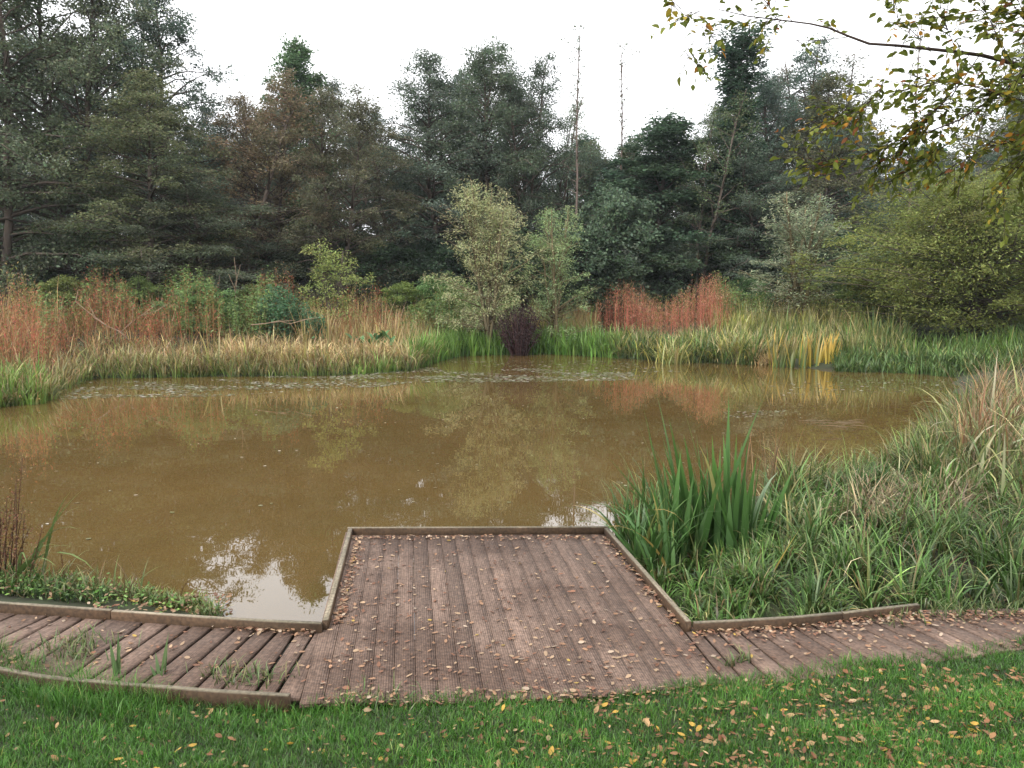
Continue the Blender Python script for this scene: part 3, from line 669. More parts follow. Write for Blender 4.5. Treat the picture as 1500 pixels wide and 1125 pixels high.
# butterbur-like big leaves
t = thing('dock_plant', 'low dark green plant with big drooping leaves among straw grass', 'plant', (0, 0, 0))
c0 = np.array([(552 - CX) / F * 33, 33, 0]); c0[2] = gz(c0[0], c0[1]); t.location = c0
for k in range(26):
    mb = MB(); blades(mb, [[rng.normal(0, .35), rng.normal(0, .2), .3 + rng.random() * .6]], rng.uniform(.5, .8), rng.uniform(.16, .24), rng.uniform(0, 6.28), .6, 1.1, 4, jit((.06, .15, .05), 1), jit((.09, .19, .06), 1), .2)
    mb.build('leaf', M_BLADE, t)

# purple-black stool at the foot of the willow
def stool(px, d, n, h, spread, cols, name, label):
    x = (px - CX) / F * d; z = float(gz(x, d)); t = thing(name, label, 'shrub', (x, d, z))
    mb = MB()
    for k in range(n):
        a = rng.uniform(0, 6.28); l = rng.uniform(.5, 1) * h; s_ = rng.random() * spread
        tt = np.linspace(0, 1, 4)
        pts = np.c_[np.cos(a) * (s_ * .3 + s_ * tt ** 1.3), np.sin(a) * (s_ * .3 + s_ * tt ** 1.3), l * tt - .1] + rng.normal(0, .03, (4, 3)) * tt[:, None]
        tube(mb, pts, np.linspace(.028, .006, 4), 4, pick(*cols, 1)[0])
    mb.build('stem', M_BARK, t, kind='stuff')
    mb = MB(); n2 = n * 16
    u = unit(rng.normal(0, 1, (n2, 3))) * rng.random((n2, 1)) ** .4 * [spread * 1.1, spread * 1.1, h * .45] + [0, 0, h * .55]
    leafquads(mb, u, rng.normal(0, 1, (n2, 3)), rng.normal(0, 1, (n2, 3)), .11, .06, pick(*cols, n2))
    mb.build('foliage', M_LEAF, t, kind='stuff')
PUR = ([(.05, .028, .032), (.085, .05, .05), (.035, .022, .02)], [1, 1, 1])
stool(761, 37.6, 150, 2.7, 1.05, PUR, 'coppiced_shrub', 'dark purple-brown coppiced shrub rising straight from the water edge')
stool(703, 41, 60, 1.6, 1.1, ([(.07, .045, .035), (.1, .07, .05)], [1, 1]), 'brown_shrub', 'low dead brown shrub just behind the green bank grass')

def iris(name, label, spec, loc, cat='iris', wk=1.0):
    t = thing(name, label, cat, loc)
    for bx, by, h, wd, az, ln, cl, c0_, c1_ in spec:
        mb = MB(); blades(mb, [[bx, by, -.05]], h, wd * wk, az, ln, cl, 7, [c0_], [c1_], .9, 1.5); mb.build('leaf', M_BLADE, t)
    return t
# golden iris on the far right bank
DI = float(np.interp(1182, [1120, 1240], [P(1120, 534, 0)[1], P(1240, 544, 0)[1]])) + .1
x = (1182 - CX) / F * DI; sp_ = []
for k in range(95):
    bx = rng.uniform(-1.35, 1.35); gold = rng.random() < (.25 + .22 * (bx + 1.25))
    sp_.append((bx, rng.uniform(-.2, .6), rng.uniform(1.15, 1.75), rng.uniform(.06, .10), rng.uniform(-.9, .9) + (0 if rng.random() < .75 else math.pi), rng.uniform(.02, .22), rng.uniform(.05, .4),
                (.40, .33, .06) if gold else (.10, .16, .05), (.68, .42, .12) if gold else (.36, .25, .12)))
iris('iris_clump', 'golden yellow iris clump standing at the far water edge', sp_, (x, DI, max(0., float(gz(x, DI)))))
# arching yellow-green tussock leaves
for px, lab in ((985, 'arching pale yellow-green sedge tussock in front of the red stems'), (1080, 'arching pale sedge tussock beside the golden iris clump')):
    x = (px - CX) / F * 33.0; mb = MB(); n = 130
    blades(mb, np.c_[rng.normal(0, .35, n), rng.normal(0, .25, n), np.zeros(n)], rng.uniform(1.1, 1.9, n), .045, rng.uniform(0, 6.28, n), np.abs(rng.normal(.2, .12, n)), rng.uniform(.5, 1.7, n), 5, pick([SED, OLV], [1, 1], n), pick([YEL, (.32, .34, .12), TAN], [1, 2, 1], n), cpow=1.0)
    mb.build('sedge_tussock', M_BLADE, None, loc=(x, 33.0, float(gz(x, 33.0))), label=lab, category='sedge')

# dead sticks on the left bank
for px, py, d, L_, a, tl, lab in ((150, 470, 31, 3.2, 2.6, .5, 'long pale dead branch leaning among the rusty dock'), (185, 478, 31.5, 2.6, .35, .55, 'pale dead branch crossing a longer one in the rusty dock'), (345, 425, 36, 1.8, 1.75, 1.3, 'bare pale forked stick standing before the dark wood'), (405, 474, 31, 2.2, .05, .04, 'pale dead log lying on the brown sedge bed')):
    c = D(px, py, d); mb = MB(); dv = np.array([math.cos(a) * math.cos(tl), math.sin(a) * math.cos(tl) * .4, math.sin(tl)]); tt = np.linspace(-.5, .5, 6)
    pts = c + np.outer(tt * L_, dv) + rng.normal(0, .05, (6, 3)); tube(mb, pts, np.linspace(.022, .008, 6), 5, (.24, .17, .12))
    for k in range(4):
        o = pts[2 + k % 4]; q = o + np.outer(np.linspace(0, .7, 4), unit(dv + rng.normal(0, .35, 3))); tube(mb, q, np.linspace(.012, .005, 4), 4, (.33, .24, .17))
    mb.build('dead_branch', M_BARK, None, label=lab, category='branch')

# ------------------------------------------------------------------ near right sedge bank
def inpoly(poly, n):
    poly = np.asarray(poly)[:, :2]; lo, hi = poly.min(0), poly.max(0); outp = np.zeros((0, 2))
    while len(outp) < n:
        q = rng.uniform(lo, hi, (n * 2, 2)); ins = np.zeros(len(q), bool)
        for a, b in zip(poly, np.roll(poly, -1, 0)):
            c = ((a[1] > q[:, 1]) != (b[1] > q[:, 1])) & (q[:, 0] < (b[0] - a[0]) * (q[:, 1] - a[1]) / (b[1] - a[1] + 1e-12) + a[0]); ins ^= c
        outp = np.concatenate([outp, q[ins]])
    return outp[:n]
def W(pts, z=.1): return [P(x, y, z) for x, y in pts]
def near_bed(name, label, zones, cat):
    mb = MB()
    for poly, n, h0, h1, wd, c0_, c1_, lean, curl, seg in zones:
        q = inpoly(W(poly), n); nc = max(4, n // 45); cc = inpoly(W(poly), nc); ci = rng.integers(0, nc, n); m_ = (rng.random(n) < .8) & (n >= 1000)
        off = rng.normal(0, .035, (n, 2)); q[m_] = cc[ci[m_]] + off[m_]; hc = np.where(m_, np.exp(rng.normal(0, .25, nc))[ci], .85)
        azr = np.where(m_, np.arctan2(off[:, 1], off[:, 0]) + rng.normal(0, .6, n), rng.uniform(0, 6.28, n))
        tc = np.where(m_, np.exp(rng.normal(0, .32, nc))[ci], 1)[:, None]
        z = np.maximum(gz(q[:, 0], q[:, 1]), -.25)
        cl = hc * np.sin(q[:, 0] * 5.1) * np.sin(q[:, 1] * 4.3 + 1) * .2 + .9
        blades(mb, np.c_[q, z - .02], rng.uniform(h0, h1, n) * cl, wd * rng.uniform(.6, 1.5, n), azr, np.abs(rng.normal(0, lean, n)), np.abs(rng.normal(curl, curl * .5, n)), seg, pick(*c0_, n) * tc, pick(*c1_, n, .3) * tc, cpow=1.2)
    return mb.build(name, M_BLADE, None, kind='stuff', label=label, category=cat)
G1 = ([(.028, .06, .014), (.02, .04, .012), (.07, .05, .025)], [2, 2, .8]); G2 = ([(.10, .19, .04), (.17, .26, .08), (.06, .13, .025), (.30, .27, .11), (.40, .38, .22), (.2, .12, .06)], [3, 2, 3, .8, .4, .5]); G3 = ([(.24, .23, .08), (.13, .19, .05), (.33, .26, .14), (.08, .14, .03)], [2, 3, 1, 2])  # G1: blade feet darkened, painting in the shade deep inside the sedge
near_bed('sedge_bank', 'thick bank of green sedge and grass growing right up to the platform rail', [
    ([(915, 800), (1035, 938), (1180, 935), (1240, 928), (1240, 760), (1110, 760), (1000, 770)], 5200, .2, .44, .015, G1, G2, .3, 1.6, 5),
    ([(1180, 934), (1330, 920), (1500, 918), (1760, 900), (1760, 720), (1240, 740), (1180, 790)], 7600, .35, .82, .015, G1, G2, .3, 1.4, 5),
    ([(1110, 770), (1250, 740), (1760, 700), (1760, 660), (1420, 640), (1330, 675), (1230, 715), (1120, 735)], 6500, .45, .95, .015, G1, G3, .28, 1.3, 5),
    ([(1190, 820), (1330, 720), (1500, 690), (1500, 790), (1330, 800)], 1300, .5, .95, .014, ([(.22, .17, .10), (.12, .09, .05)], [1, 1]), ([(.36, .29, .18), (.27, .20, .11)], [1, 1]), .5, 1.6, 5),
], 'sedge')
near_bed('reed_bank', 'tall tangled reeds with pale bent dead leaves bordering the water', [
    ([(1345, 730), (1500, 790), (1760, 780), (1760, 600), (1420, 590), (1370, 660)], 5200, .7, 1.5, .016, ([(.06, .11, .03), (.16, .12, .06)], [2, 1]), ([(.19, .21, .07), (.32, .24, .12), (.10, .17, .05), (.22, .13, .07)], [1.2, .7, 1.8, .6]), .2, 1.1, 5),
    ([(1390, 720), (1500, 750), (1760, 750), (1760, 620), (1440, 610)], 2200, .9, 1.75, .014, ([(.12, .085, .045)], [1]), ([(.32, .18, .09), (.38, .29, .16), (.26, .13, .07)], [1, 1, 1]), .2, .8, 4),
    ([(1360, 740), (1480, 790), (1700, 780), (1700, 650), (1420, 640)], 160, 1.2, 1.9, .03, ([(.14, .18, .07)], [1]), ([(.50, .46, .30), (.42, .40, .15)], [1, 1]), .15, 2.2, 8),
], 'reeds')
# thin rush stems before the water
near_bed('thin_rushes', 'thin dark rush stems standing up in front of open water behind the iris', [
    ([(880, 775), (925, 800), (1000, 775), (960, 745)], 70, .6, 1.2, .012, ([(.07, .09, .03)], [1]), ([(.16, .14, .06)], [1]), .16, .35, 4),
    ([(1050, 760), (1160, 760), (1150, 720), (1060, 730)], 70, .7, 1.35, .012, ([(.10, .09, .04)], [1]), ([(.22, .13, .07)], [1]), .14, .3, 4),
    ([(930, 790), (1000, 850), (1060, 800), (1010, 760)], 200, .5, .95, .016, G1, ([(.12, .19, .06)], [1]), .2, .5, 4),
    ([(898, 792), (935, 838), (985, 850), (1010, 800), (985, 770), (925, 775)], 230, .6, 1.15, .028, ([(.035, .08, .02)], [1]), ([(.10, .19, .05), (.07, .15, .04), (.35, .30, .10)], [3, 3, .7]), .25, .9, 6),
    ([(1085, 800), (1160, 830), (1230, 800), (1150, 760)], 140, .5, .95, .024, ([(.04, .08, .02)], [1]), ([(.12, .2, .06), (.36, .32, .14)], [2, 1]), .3, 1.1, 6),
], 'rushes')
# big iris beside the platform
c = P(1040, 812, .08); sp_ = []
IG0, IG1 = (.035, .085, .022), (.08, .17, .04)
def ip(px, py, tx, ty, w_, c0_=IG0, c1_=IG1, cl=.12):
    b = P(px, py, .05); tdir = D(tx, ty, b[1] + rng.normal(0, .12)) - b
    hh = np.linalg.norm(tdir); az = math.atan2(tdir[1], tdir[0]); ln = math.atan2(np.linalg.norm(tdir[:2]), tdir[2])
    sp_.append((b[0] - c[0], b[1] - c[1], hh * 1.18, w_, az, max(0, ln - cl * .4), cl, tuple(np.array(c0_) * rng.uniform(.8, 1.2)), tuple(np.array(c1_) * rng.uniform(.8, 1.25))))
for a in ((1005, 815, 968, 610, .05), (1015, 812, 985, 640, .05), (1010, 820, 975, 660, .06), (1028, 815, 1005, 690, .05), (1035, 818, 1022, 660, .05), (1040, 810, 1028, 665, .055), (1050, 815, 1044, 662, .05), (1062, 815, 1067, 612, .05), (1066, 820, 1060, 690, .05),
          (1072, 815, 1078, 690, .045), (1080, 818, 1095, 660, .05), (1085, 822, 1105, 720, .055), (1095, 825, 1113, 715, .055), (1030, 825, 1018, 730, .05), (1055, 825, 1050, 740, .055), (1075, 826, 1072, 735, .05), (1000, 826, 960, 700, .045), (1020, 822, 995, 700, .05), (1045, 822, 1036, 700, .055),
          (1090, 830, 1092, 745, .05), (1100, 830, 1130, 750, .045), (1012, 826, 980, 730, .05), (988, 820, 955, 690, .04), (1064, 826, 1066, 700, .05)):
    a = (a[0], a[1], a[2], a[3] - (30 if a[3] > 675 else 0), a[4]); ip(*a)
    for _ in range(2): ip(a[0] + rng.normal(0, 20), a[1] + rng.normal(0, 8), a[2] + rng.normal(0, 26), a[3] + abs(rng.normal(0, 30)), a[4] * .85)
ip(1098, 822, 1136, 700, .05, IG0, (.22, .28, .18), 1.2)
ip(1075, 822, 1078, 720, .045, (.12, .2, .1), (.22, .32, .2))
ip(1052, 822, 1040, 665, .045, (.16, .18, .06), (.36, .32, .12), .7)
ip(1020, 840, 955, 752, .045, (.10, .16, .05), (.45, .28, .10), 1.6)
ip(985, 850, 893, 775, .045, (.35, .25, .07), (.5, .32, .10), 1.5)
ip(930, 800, 850, 722, .03, (.15, .2, .06), (.45, .40, .2), .9)
ip(920, 800, 845, 745, .03, (.2, .22, .08), (.5, .38, .2), 1.0)
ip(1110, 880, 1165, 785, .035, (.40, .18, .05), (.32, .34, .08), .2)
iris('iris_clump', 'big dark green iris clump with broad sword leaves beside the platform rail', sp_, tuple(c), wk=1.5)

# ------------------------------------------------------------------ near left edge plants
def rel(px, py, z): return P(px, py, z)
t = thing('reed_plant', 'arching dark green reed bending over the water beside red dock stalks', 'reed', tuple(P(28, 850, .05)))
for tx, ty, h, w_, cl in ((95, 690, 1.0, .03, 1.5), (110, 770, 1.1, .032, 1.9), (60, 660, 1.1, .026, 1.0), (85, 740, .9, .03, 1.8), (70, 700, .8, .022, 1.2), (95, 830, .75, .028, 2.0), (50, 780, .7, .025, 1.7), (15, 640, 1.2, .022, .5), (40, 640, 1.15, .02, .7)):
    b = np.array([rng.normal(0, .08), rng.normal(0, .08), -.1]); mb = MB()
    blades(mb, [b], h * 1.15, w_ * 1.4, rng.normal(0, .45), rng.uniform(.2, .6), cl, 8, [(.06, .11, .03)], [(.14, .2, .06)], .9); mb.build('leaf', M_BLADE, t)
t = thing('dock_plant', 'dead red-brown dock stalks at the water edge beside the arching reed', 'dock', tuple(P(8, 850, .05)))
for k in range(17):
    mb = MB(); a = rng.uniform(-.6, .8); l = rng.uniform(.6, 1.4); tt = np.linspace(0, 1, 5); s_ = rng.uniform(.05, .3)
    x_ = rng.normal(.0, .16); y_ = rng.normal(0, .1)
    pts = np.c_[x_ + s_ * tt * math.cos(a), y_ + s_ * tt * math.sin(a), l * tt - .1]
    tube(mb, pts, np.linspace(.008, .003, 5), 5, (.07, .04, .026))
    n = 60; u = rng.uniform(.35, 1, n); cpt = np.stack([np.interp(u, tt, pts[:, i]) for i in range(3)], -1) + rng.normal(0, .03, (n, 3))
    leafquads(mb, cpt, rng.normal(0, 1, (n, 3)), rng.normal(0, 1, (n, 3)), .022, .016, pick([(.13, .06, .04), (.17, .11, .06)], [1, 1], n))
    mb.build('stalk', M_BARK, t)
mb = MB()
for poly, n, h0, h1, w_, c0_, c1_, ln, cl in (([(-150, 838), (60, 846), (160, 868), (150, 884), (0, 874), (-150, 862)], 1100, .10, .34, .012, G1, G2, .45, 1.2), ([(130, 866), (330, 900), (330, 888), (280, 872), (180, 852)], 500, .08, .2, .010, G1, ([(.16, .26, .06), (.3, .3, .12)], [2, 1]), .4, 1.0)):
    q = inpoly(W(poly, 0.05), n); blades(mb, np.c_[q, np.maximum(gz(q[:, 0], q[:, 1]), -.05)], rng.uniform(h0, h1, n), w_, rng.uniform(0, 6.28, n), np.abs(rng.normal(0, ln, n)), np.abs(rng.normal(cl, .5, n)), 3, pick(*c0_, n), pick(*c1_, n))
q = inpoly(W([(-60, 842), (130, 850), (300, 884), (200, 884), (0, 868)], 0.05), 90); n = 90
blades(mb, np.c_[q, np.maximum(gz(q[:, 0], q[:, 1]), -.05)], rng.uniform(.2, .5, n), .012, rng.uniform(0, 6.28, n), np.abs(rng.normal(.3, .25, n)), np.abs(rng.normal(.9, .5, n)), 5, pick(*G1, n), pick([(.30, .24, .12), (.16, .22, .07), (.22, .11, .06)], [1, 1, .6], n))
q = inpoly(W([(-100, 850), (120, 838), (300, 880), (330, 896), (200, 890), (0, 872)], .1), 900); q = q[rng.random(900) < .35 + .65 * (np.sin(q[:, 0] * 9) * np.sin(q[:, 1] * 11) > 0)]; nq = len(q)
zz = np.maximum(gz(q[:, 0], q[:, 1]), 0) + rng.uniform(.02, .16, len(q))
leafquads(mb, np.c_[q, zz], rng.normal(0, 1, (nq, 3)) * [1, 1, .5], np.array([0, 0, 1.]) + rng.normal(0, .6, (nq, 3)), rng.uniform(.02, .06, nq), .025, pick([(.12, .22, .05), (.2, .3, .08), (.08, .14, .04), (.25, .16, .09)], [2, 1, 1, 1], nq))
mb.build('marsh_plants', M_BLADE, None, kind='stuff', label='low leafy marsh plants along the rail of the curving boardwalk', category='plants')
# plants on the left boardwalk
for px, py, tips, lab in ((170, 990, ((160, 925), (168, 918), (178, 935), (140, 990)), 'dark iris shoot growing through the boardwalk gap, taller of two'), (234, 990, ((238, 935), (244, 918), (228, 950), (222, 965)), 'slim iris shoot with a pale stub growing through the boardwalk')):
    b = P(px, py, DZ); t = thing('iris_shoot', lab, 'iris', tuple(b))
    for tx, ty in tips:
        dv = D(tx, ty, b[1] + .05) - b; hh = np.linalg.norm(dv); mb = MB()
        blades(mb, [[rng.normal(0, .01), rng.normal(0, .01), -.03]], hh, .024, math.atan2(dv[1], dv[0]), math.atan2(np.linalg.norm(dv[:2]), dv[2]), .1, 5, [(.06, .10, .035)], [(.09, .15, .05)], .9); mb.build('leaf', M_BLADE, t)
mb = MB()
for px, py, n, r_ in ((110, 945, 130, .14), (115, 962, 80, .1), (370, 995, 110, .11), (300, 900, 60, .06), (330, 985, 40, .08), (1088, 968, 30, .03), (1195, 905, 40, .05), (1300, 904, 50, .12), (1400, 896, 110, .16), (1470, 895, 110, .16), (1550, 892, 90, .16), (1360, 900, 40, .1), (560, 1028, 60, .2), (1070, 975, 14, .02)):
    b = P(px, py, DZ); q = np.c_[b[0] + rng.normal(0, r_, n), b[1] + rng.normal(0, r_ * .6, n), np.full(n, DZ - .01)]
    blades(mb, q, rng.uniform(.05, .16, n), .008, rng.uniform(0, 6.28, n), np.abs(rng.normal(0, .5, n)), .9, 3, pick(*G1, n), pick([(.15, .22, .07), (.28, .27, .12)], [2, 1], n))
mb.build('weed_tufts', M_BLADE, None, kind='stuff', label='small weeds sprouting between the boardwalk boards', category='weeds')

# ------------------------------------------------------------------ lawn
n = 150000
y = 2.7 + (5.6 - 2.7) * rng.random(n); x = rng.uniform(-.78, .78, n) * y
k = y < lawn_edge(x) + .035; x, y = x[k], y[k]; n = len(x)
e = lawn_edge(x) - y
tuft = np.sin(x * 3.7 + 1.3 * np.sin(y * 5)) * np.sin(y * 4.9 + x) * .5 + .5
t2 = np.sin(x * 11 + 2 * np.sin(y * 9)) * np.sin(y * 13 + 2 * np.sin(x * 7)) * .5 + .5
longg = np.where((x < -.9) & (e < .35), 1.15 + 1.0 * smooth(1.8, 2.6, -x), 1.0) * np.where(e < .1, 1.35, 1)
tone = (.36 + .40 * tuft + .30 * t2)[:, None]
mb = MB()
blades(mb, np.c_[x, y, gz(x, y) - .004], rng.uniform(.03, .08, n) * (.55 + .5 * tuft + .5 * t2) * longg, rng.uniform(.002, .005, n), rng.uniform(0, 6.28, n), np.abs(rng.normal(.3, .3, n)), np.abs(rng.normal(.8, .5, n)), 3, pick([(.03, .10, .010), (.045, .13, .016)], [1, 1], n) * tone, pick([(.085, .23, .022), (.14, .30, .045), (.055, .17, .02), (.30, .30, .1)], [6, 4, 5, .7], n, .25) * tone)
mb.build('grass', M_BLADE, None, kind='stuff', label='short mown green lawn grass sloping down to the deck', category='grass')

# ------------------------------------------------------------------ leaves: overhanging tree and fallen ones
def leaf_mesh(name, mat, curl, fold, wide, seed):
    r_ = np.random.default_rng(seed); K = 6; t = np.linspace(0, 1, K + 1)
    wd = wide * np.sin(np.pi * t ** .85) ** .8; wd[0] = wd[-1] = 0
    zc = curl * (t - .4) ** 2; V = []; Q = []; T = []
    for i in range(K + 1):
        a = wd[i] * (1 + r_.normal(0, .08))
        V += [[-a, t[i] - .5, zc[i] + fold * a], [0, t[i] - .5, zc[i]], [a, t[i] - .5, zc[i] + fold * a * .8 + r_.normal(0, .02) * wd[i]]]
    for i in range(K):
        for s_ in (0, 1): Q.append([i * 3 + s_, i * 3 + s_ + 1, i * 3 + s_ + 4, i * 3 + s_ + 3])
    V += [[-.012, -.5, zc[0]], [.012, -.5, zc[0]], [.008, -.72, zc[0] + .05], [-.008, -.72, zc[0] + .05]]; b = 3 * K + 3
    Q.append([b, b + 1, b + 2, b + 3])
    V = np.array(V); mb = MB(); mb.add(V, Q); return mb.mesh(name, mat), V, np.array(Q)
FL = [leaf_mesh('fallen_leaf', M_DEAD, c_, f_, w_, s_) for c_, f_, w_, s_ in ((.25, .35, .26, 1), (.6, .7, .24, 2), (-.3, -.25, .3, 3), (.15, .1, .28, 4))]
LCOL = [(.44, .31, .20), (.34, .20, .12), (.26, .13, .08), (.52, .36, .09), (.46, .36, .27), (.17, .09, .06)]
LNAME = ['tan', 'light brown', 'red-brown', 'yellow', 'pale cream', 'dark brown']
def rot(az, tilt, roll):
    ca, sa = np.cos(az), np.sin(az); ct, st = np.cos(tilt), np.sin(tilt); cr_, sr = np.cos(roll), np.sin(roll)
    Rz = np.array([[ca, -sa, 0], [sa, ca, 0], [0, 0, 1]]); Rx = np.array([[1, 0, 0], [0, ct, -st], [0, st, ct]]); Ry = np.array([[cr_, 0, sr], [0, 1, 0], [-sr, 0, cr_]])
    return Rz @ Rx @ Ry
spots = []     # x, y, z, size, where
def deckpt(px, py, where, s0=.016, s1=.046):
    p = P(px, py, DZ); spots.append((p[0], p[1], DZ + .006, rng.uniform(s0, s1), where))
for _ in range(820):
    py = 792 + 240 * rng.random() ** .9; f = (py - 435); deckpt(601 + rng.uniform(-.245, .83) * f, py, 'deck')
nspot_d = len(spots)
for _ in range(260):      # swept against the rails
    u = rng.random(); deckpt(522 - 33 * u + abs(rng.normal(0, 7)), 788 + 130 * u, 'edge')
for _ in range(230):
    deckpt(rng.uniform(515, 890), 787 + abs(rng.normal(0, 3)), 'edge')
for _ in range(220):
    u = rng.random(); deckpt(890 + 116 * u - abs(rng.normal(0, 10)), 788 + 130 * u, 'edge')
for _ in range(620):
    px = rng.uniform(1015, 1520); deckpt(px, np.interp(px, [1010, 1170, 1330, 1500], [922, 914, 899, 898]) + abs(rng.normal(0, 9)), 'edge')
for _ in range(160):
    px = rng.uniform(1015, 1500); deckpt(px, np.interp(px, [1010, 1200, 1330, 1500], [922, 912, 899, 896]) + rng.random() * 52, 'walk_r')
for _ in range(150):
    px = rng.uniform(0, 465); deckpt(px, np.interp(px, [0, 465], [892, 925]) + rng.random() * 85, 'walk_l')
for _ in range(150):
    px = rng.uniform(330, 460); deckpt(px, np.interp(px, [0, 465], [892, 923]) + abs(rng.normal(0, 6)), 'edge')
for _ in range(150):
    deckpt(rng.uniform(470, 1060), 1020 + rng.normal(0, 7), 'edge')
for _ in range(5200):
    y = rng.uniform(2.9, 4.9); x = rng.uniform(-.7, .75) * y
    if y > lawn_edge(x) - .02 or rng.random() > .16 + .84 * smooth(-1.0, 1.6, x): continue
    spots.append((x, y, float(gz(x, y)) + rng.uniform(.004, .032), .016 + .034 * rng.random() ** 1.8, 'lawn'))
for _ in range(130):
    p = P(rng.uniform(130, 340), rng.uniform(868, 902), .02); spots.append((p[0], p[1], max(.012, float(gz(p[0], p[1])) + .02), rng.uniform(.03, .06), 'edge'))
LAB = {'deck': ('%s dry fallen leaf lying on the platform boards', 'fallen leaves on the platform'),
       'lawn': ('%s fallen leaf lying in the green lawn grass', 'fallen leaves on the lawn'),
       'walk_r': ('%s fallen leaf on the boardwalk below the sedge bank', 'fallen leaves on the boardwalk by the sedge'),
       'walk_l': ('%s fallen leaf on the curving boardwalk beside open water', 'fallen leaves on the curving boardwalk')}
single = [s for s in spots if s[4] in LAB]
chosen = set()
for wh, m_ in (('lawn', 120), ('deck', 120), ('walk_r', 28), ('walk_l', 28)):
    chosen |= set(id(s) for s in sorted([q for q in single if q[4] == wh], key=lambda s: -s[3] / s[1])[:m_])
mb = MB()
for s in spots:
    x, y, z, sz, wh = s; sz *= 1.15
    me, V, Q = FL[rng.integers(4)]
    ci = rng.choice(6, p=[.24, .26, .22, .02, .09, .17] if wh != 'lawn' else [.20, .27, .24, .10, .06, .13])
    c_ = np.array((.74, .66, .5) if wh == 'lawn' else (.76, .74, .72)) * np.array(LCOL[ci]) * np.exp(rng.normal(0, .15))
    tl, rl = (rng.normal(0, .16), rng.normal(0, .2)) if wh != 'lawn' else (rng.normal(0, .3), rng.normal(0, .35))
    az = rng.uniform(0, 6.28); up = .12 * sz
    if id(s) in chosen:
        o = link('fallen_leaf', me, None, (x, y, z + up), c_, label=LAB[wh][0] % LNAME[ci], category='leaf', group=LNAME[ci] + ' ' + LAB[wh][1])
        o.rotation_euler = (tl, rl, az); o.scale = (sz,) * 3
    else:
        mb.add(V * sz @ rot(az, tl, rl).T + [x, y, z + up + (rng.random() * .015 if wh == 'edge' else 0)], Q, None, c_)
mb.build('leaf_litter', M_DEAD, None, kind='stuff', label='drifts of small dry leaves swept along the rails and scattered about', category='leaves')

# overhanging branch
BD = 4.4
ot = thing('overhanging_tree', 'overhanging leafy tree limb with yellowing leaves against the white sky', 'tree', (4.9, 4.3, float(gz(4.9, 4.3))))
TO = np.array(ot.location)
bark = (.055, .04, .032)
def bpts(L_, y0=BD, y1=BD):
    return np.array([D(x, y, y0 + (y1 - y0) * i / max(1, len(L_) - 1)) for i, (x, y) in enumerate(L_)])
mb = MB(); tz = np.linspace(-.4, 6.5, 8)
tube(mb, np.c_[.06 * np.sin(tz), .05 * np.cos(tz), tz], np.linspace(.19, .09, 8), 10, bark); mb.build('trunk', M_BARK, ot, True)
LIMBS = [  # pixels, distances, radii, twigs
    ([(2020, 210), (1750, 150), (1560, 112), (1482, 92), (1438, 81), (1401, 76), (1364, 72), (1317, 67), (1273, 64), (1243, 53), (1214, 41), (1188, 35), (1141, 29), (1097, 24), (1053, 14)], 4.3, 4.4, .026, .0025, 10),
    ([(1243, 54), (1207, 59), (1170, 59), (1130, 58), (1097, 54)], 4.4, 4.5, .0045, .0015, 2),
    ([(2020, 210), (1750, 160), (1560, 95), (1500, 110), (1456, 143), (1405, 176), (1353, 196), (1324, 216), (1280, 245)], 4.2, 4.6, .020, .0025, 22),
    ([(1405, 177), (1396, 205), (1350, 235), (1335, 248), (1300, 268)], 4.45, 4.7, .006, .002, 8),
    ([(1434, 82), (1394, 141), (1364, 165), (1320, 205), (1270, 225)], 4.35, 4.6, .006, .002, 16),
    ([(1313, 68), (1291, 128), (1269, 154), (1230, 175)], 4.4, 4.5, .004, .0015, 8),
    ([(1482, 92), (1460, 50), (1445, 20), (1430, -30)], 4.3, 4.1, .006, .002, 9),
    ([(1560, 112), (1510, 50), (1495, 10), (1480, -30)], 4.2, 4.0, .007, .002, 9),
    ([(1364, 72), (1335, 45), (1317, 30), (1300, 0)], 4.4, 4.3, .003, .0015, 5),
    ([(1401, 76), (1385, 35), (1370, -10)], 4.3, 4.2, .004, .0015, 5),
    ([(1560, 95), (1530, 180), (1500, 235), (1460, 290)], 4.2, 4.4, .008, .002, 14),
    ([(1141, 29), (1128, 10), (1120, -15)], 4.4, 4.35, .002, .001, 4),
    ([(1097, 54), (1050, 50), (1010, 62)], 4.5, 4.5, .0018, .001, 4),
    ([(1053, 14), (1010, 18), (978, 5)], 4.4, 4.4, .002, .001, 4),
    ([(1010, 62), (1005, 78), (1012, 92)], 4.5, 4.5, .0015, .001, 2),
    ([(1600, 130), (1500, 150), (1440, 130), (1380, 118), (1330, 130)], 4.0, 4.2, .007, .002, 18),
    ([(1600, 170), (1520, 200), (1450, 215), (1400, 240), (1370, 262)], 4.6, 4.9, .007, .002, 16),
    ([(1700, 100), (1560, 60), (1500, 40), (1440, 15)], 4.4, 4.6, .006, .002, 10),
    ([(1600, 150), (1520, 130), (1460, 112), (1420, 100)], 4.5, 4.7, .007, .002, 10),
    ([(1280, 245), (1230, 240), (1190, 232), (1160, 245)], 4.6, 4.65, .0022, .001, 5),
    ([(1270, 154), (1235, 165), (1210, 185)], 4.5, 4.55, .002, .001, 4),
]
leafl = []
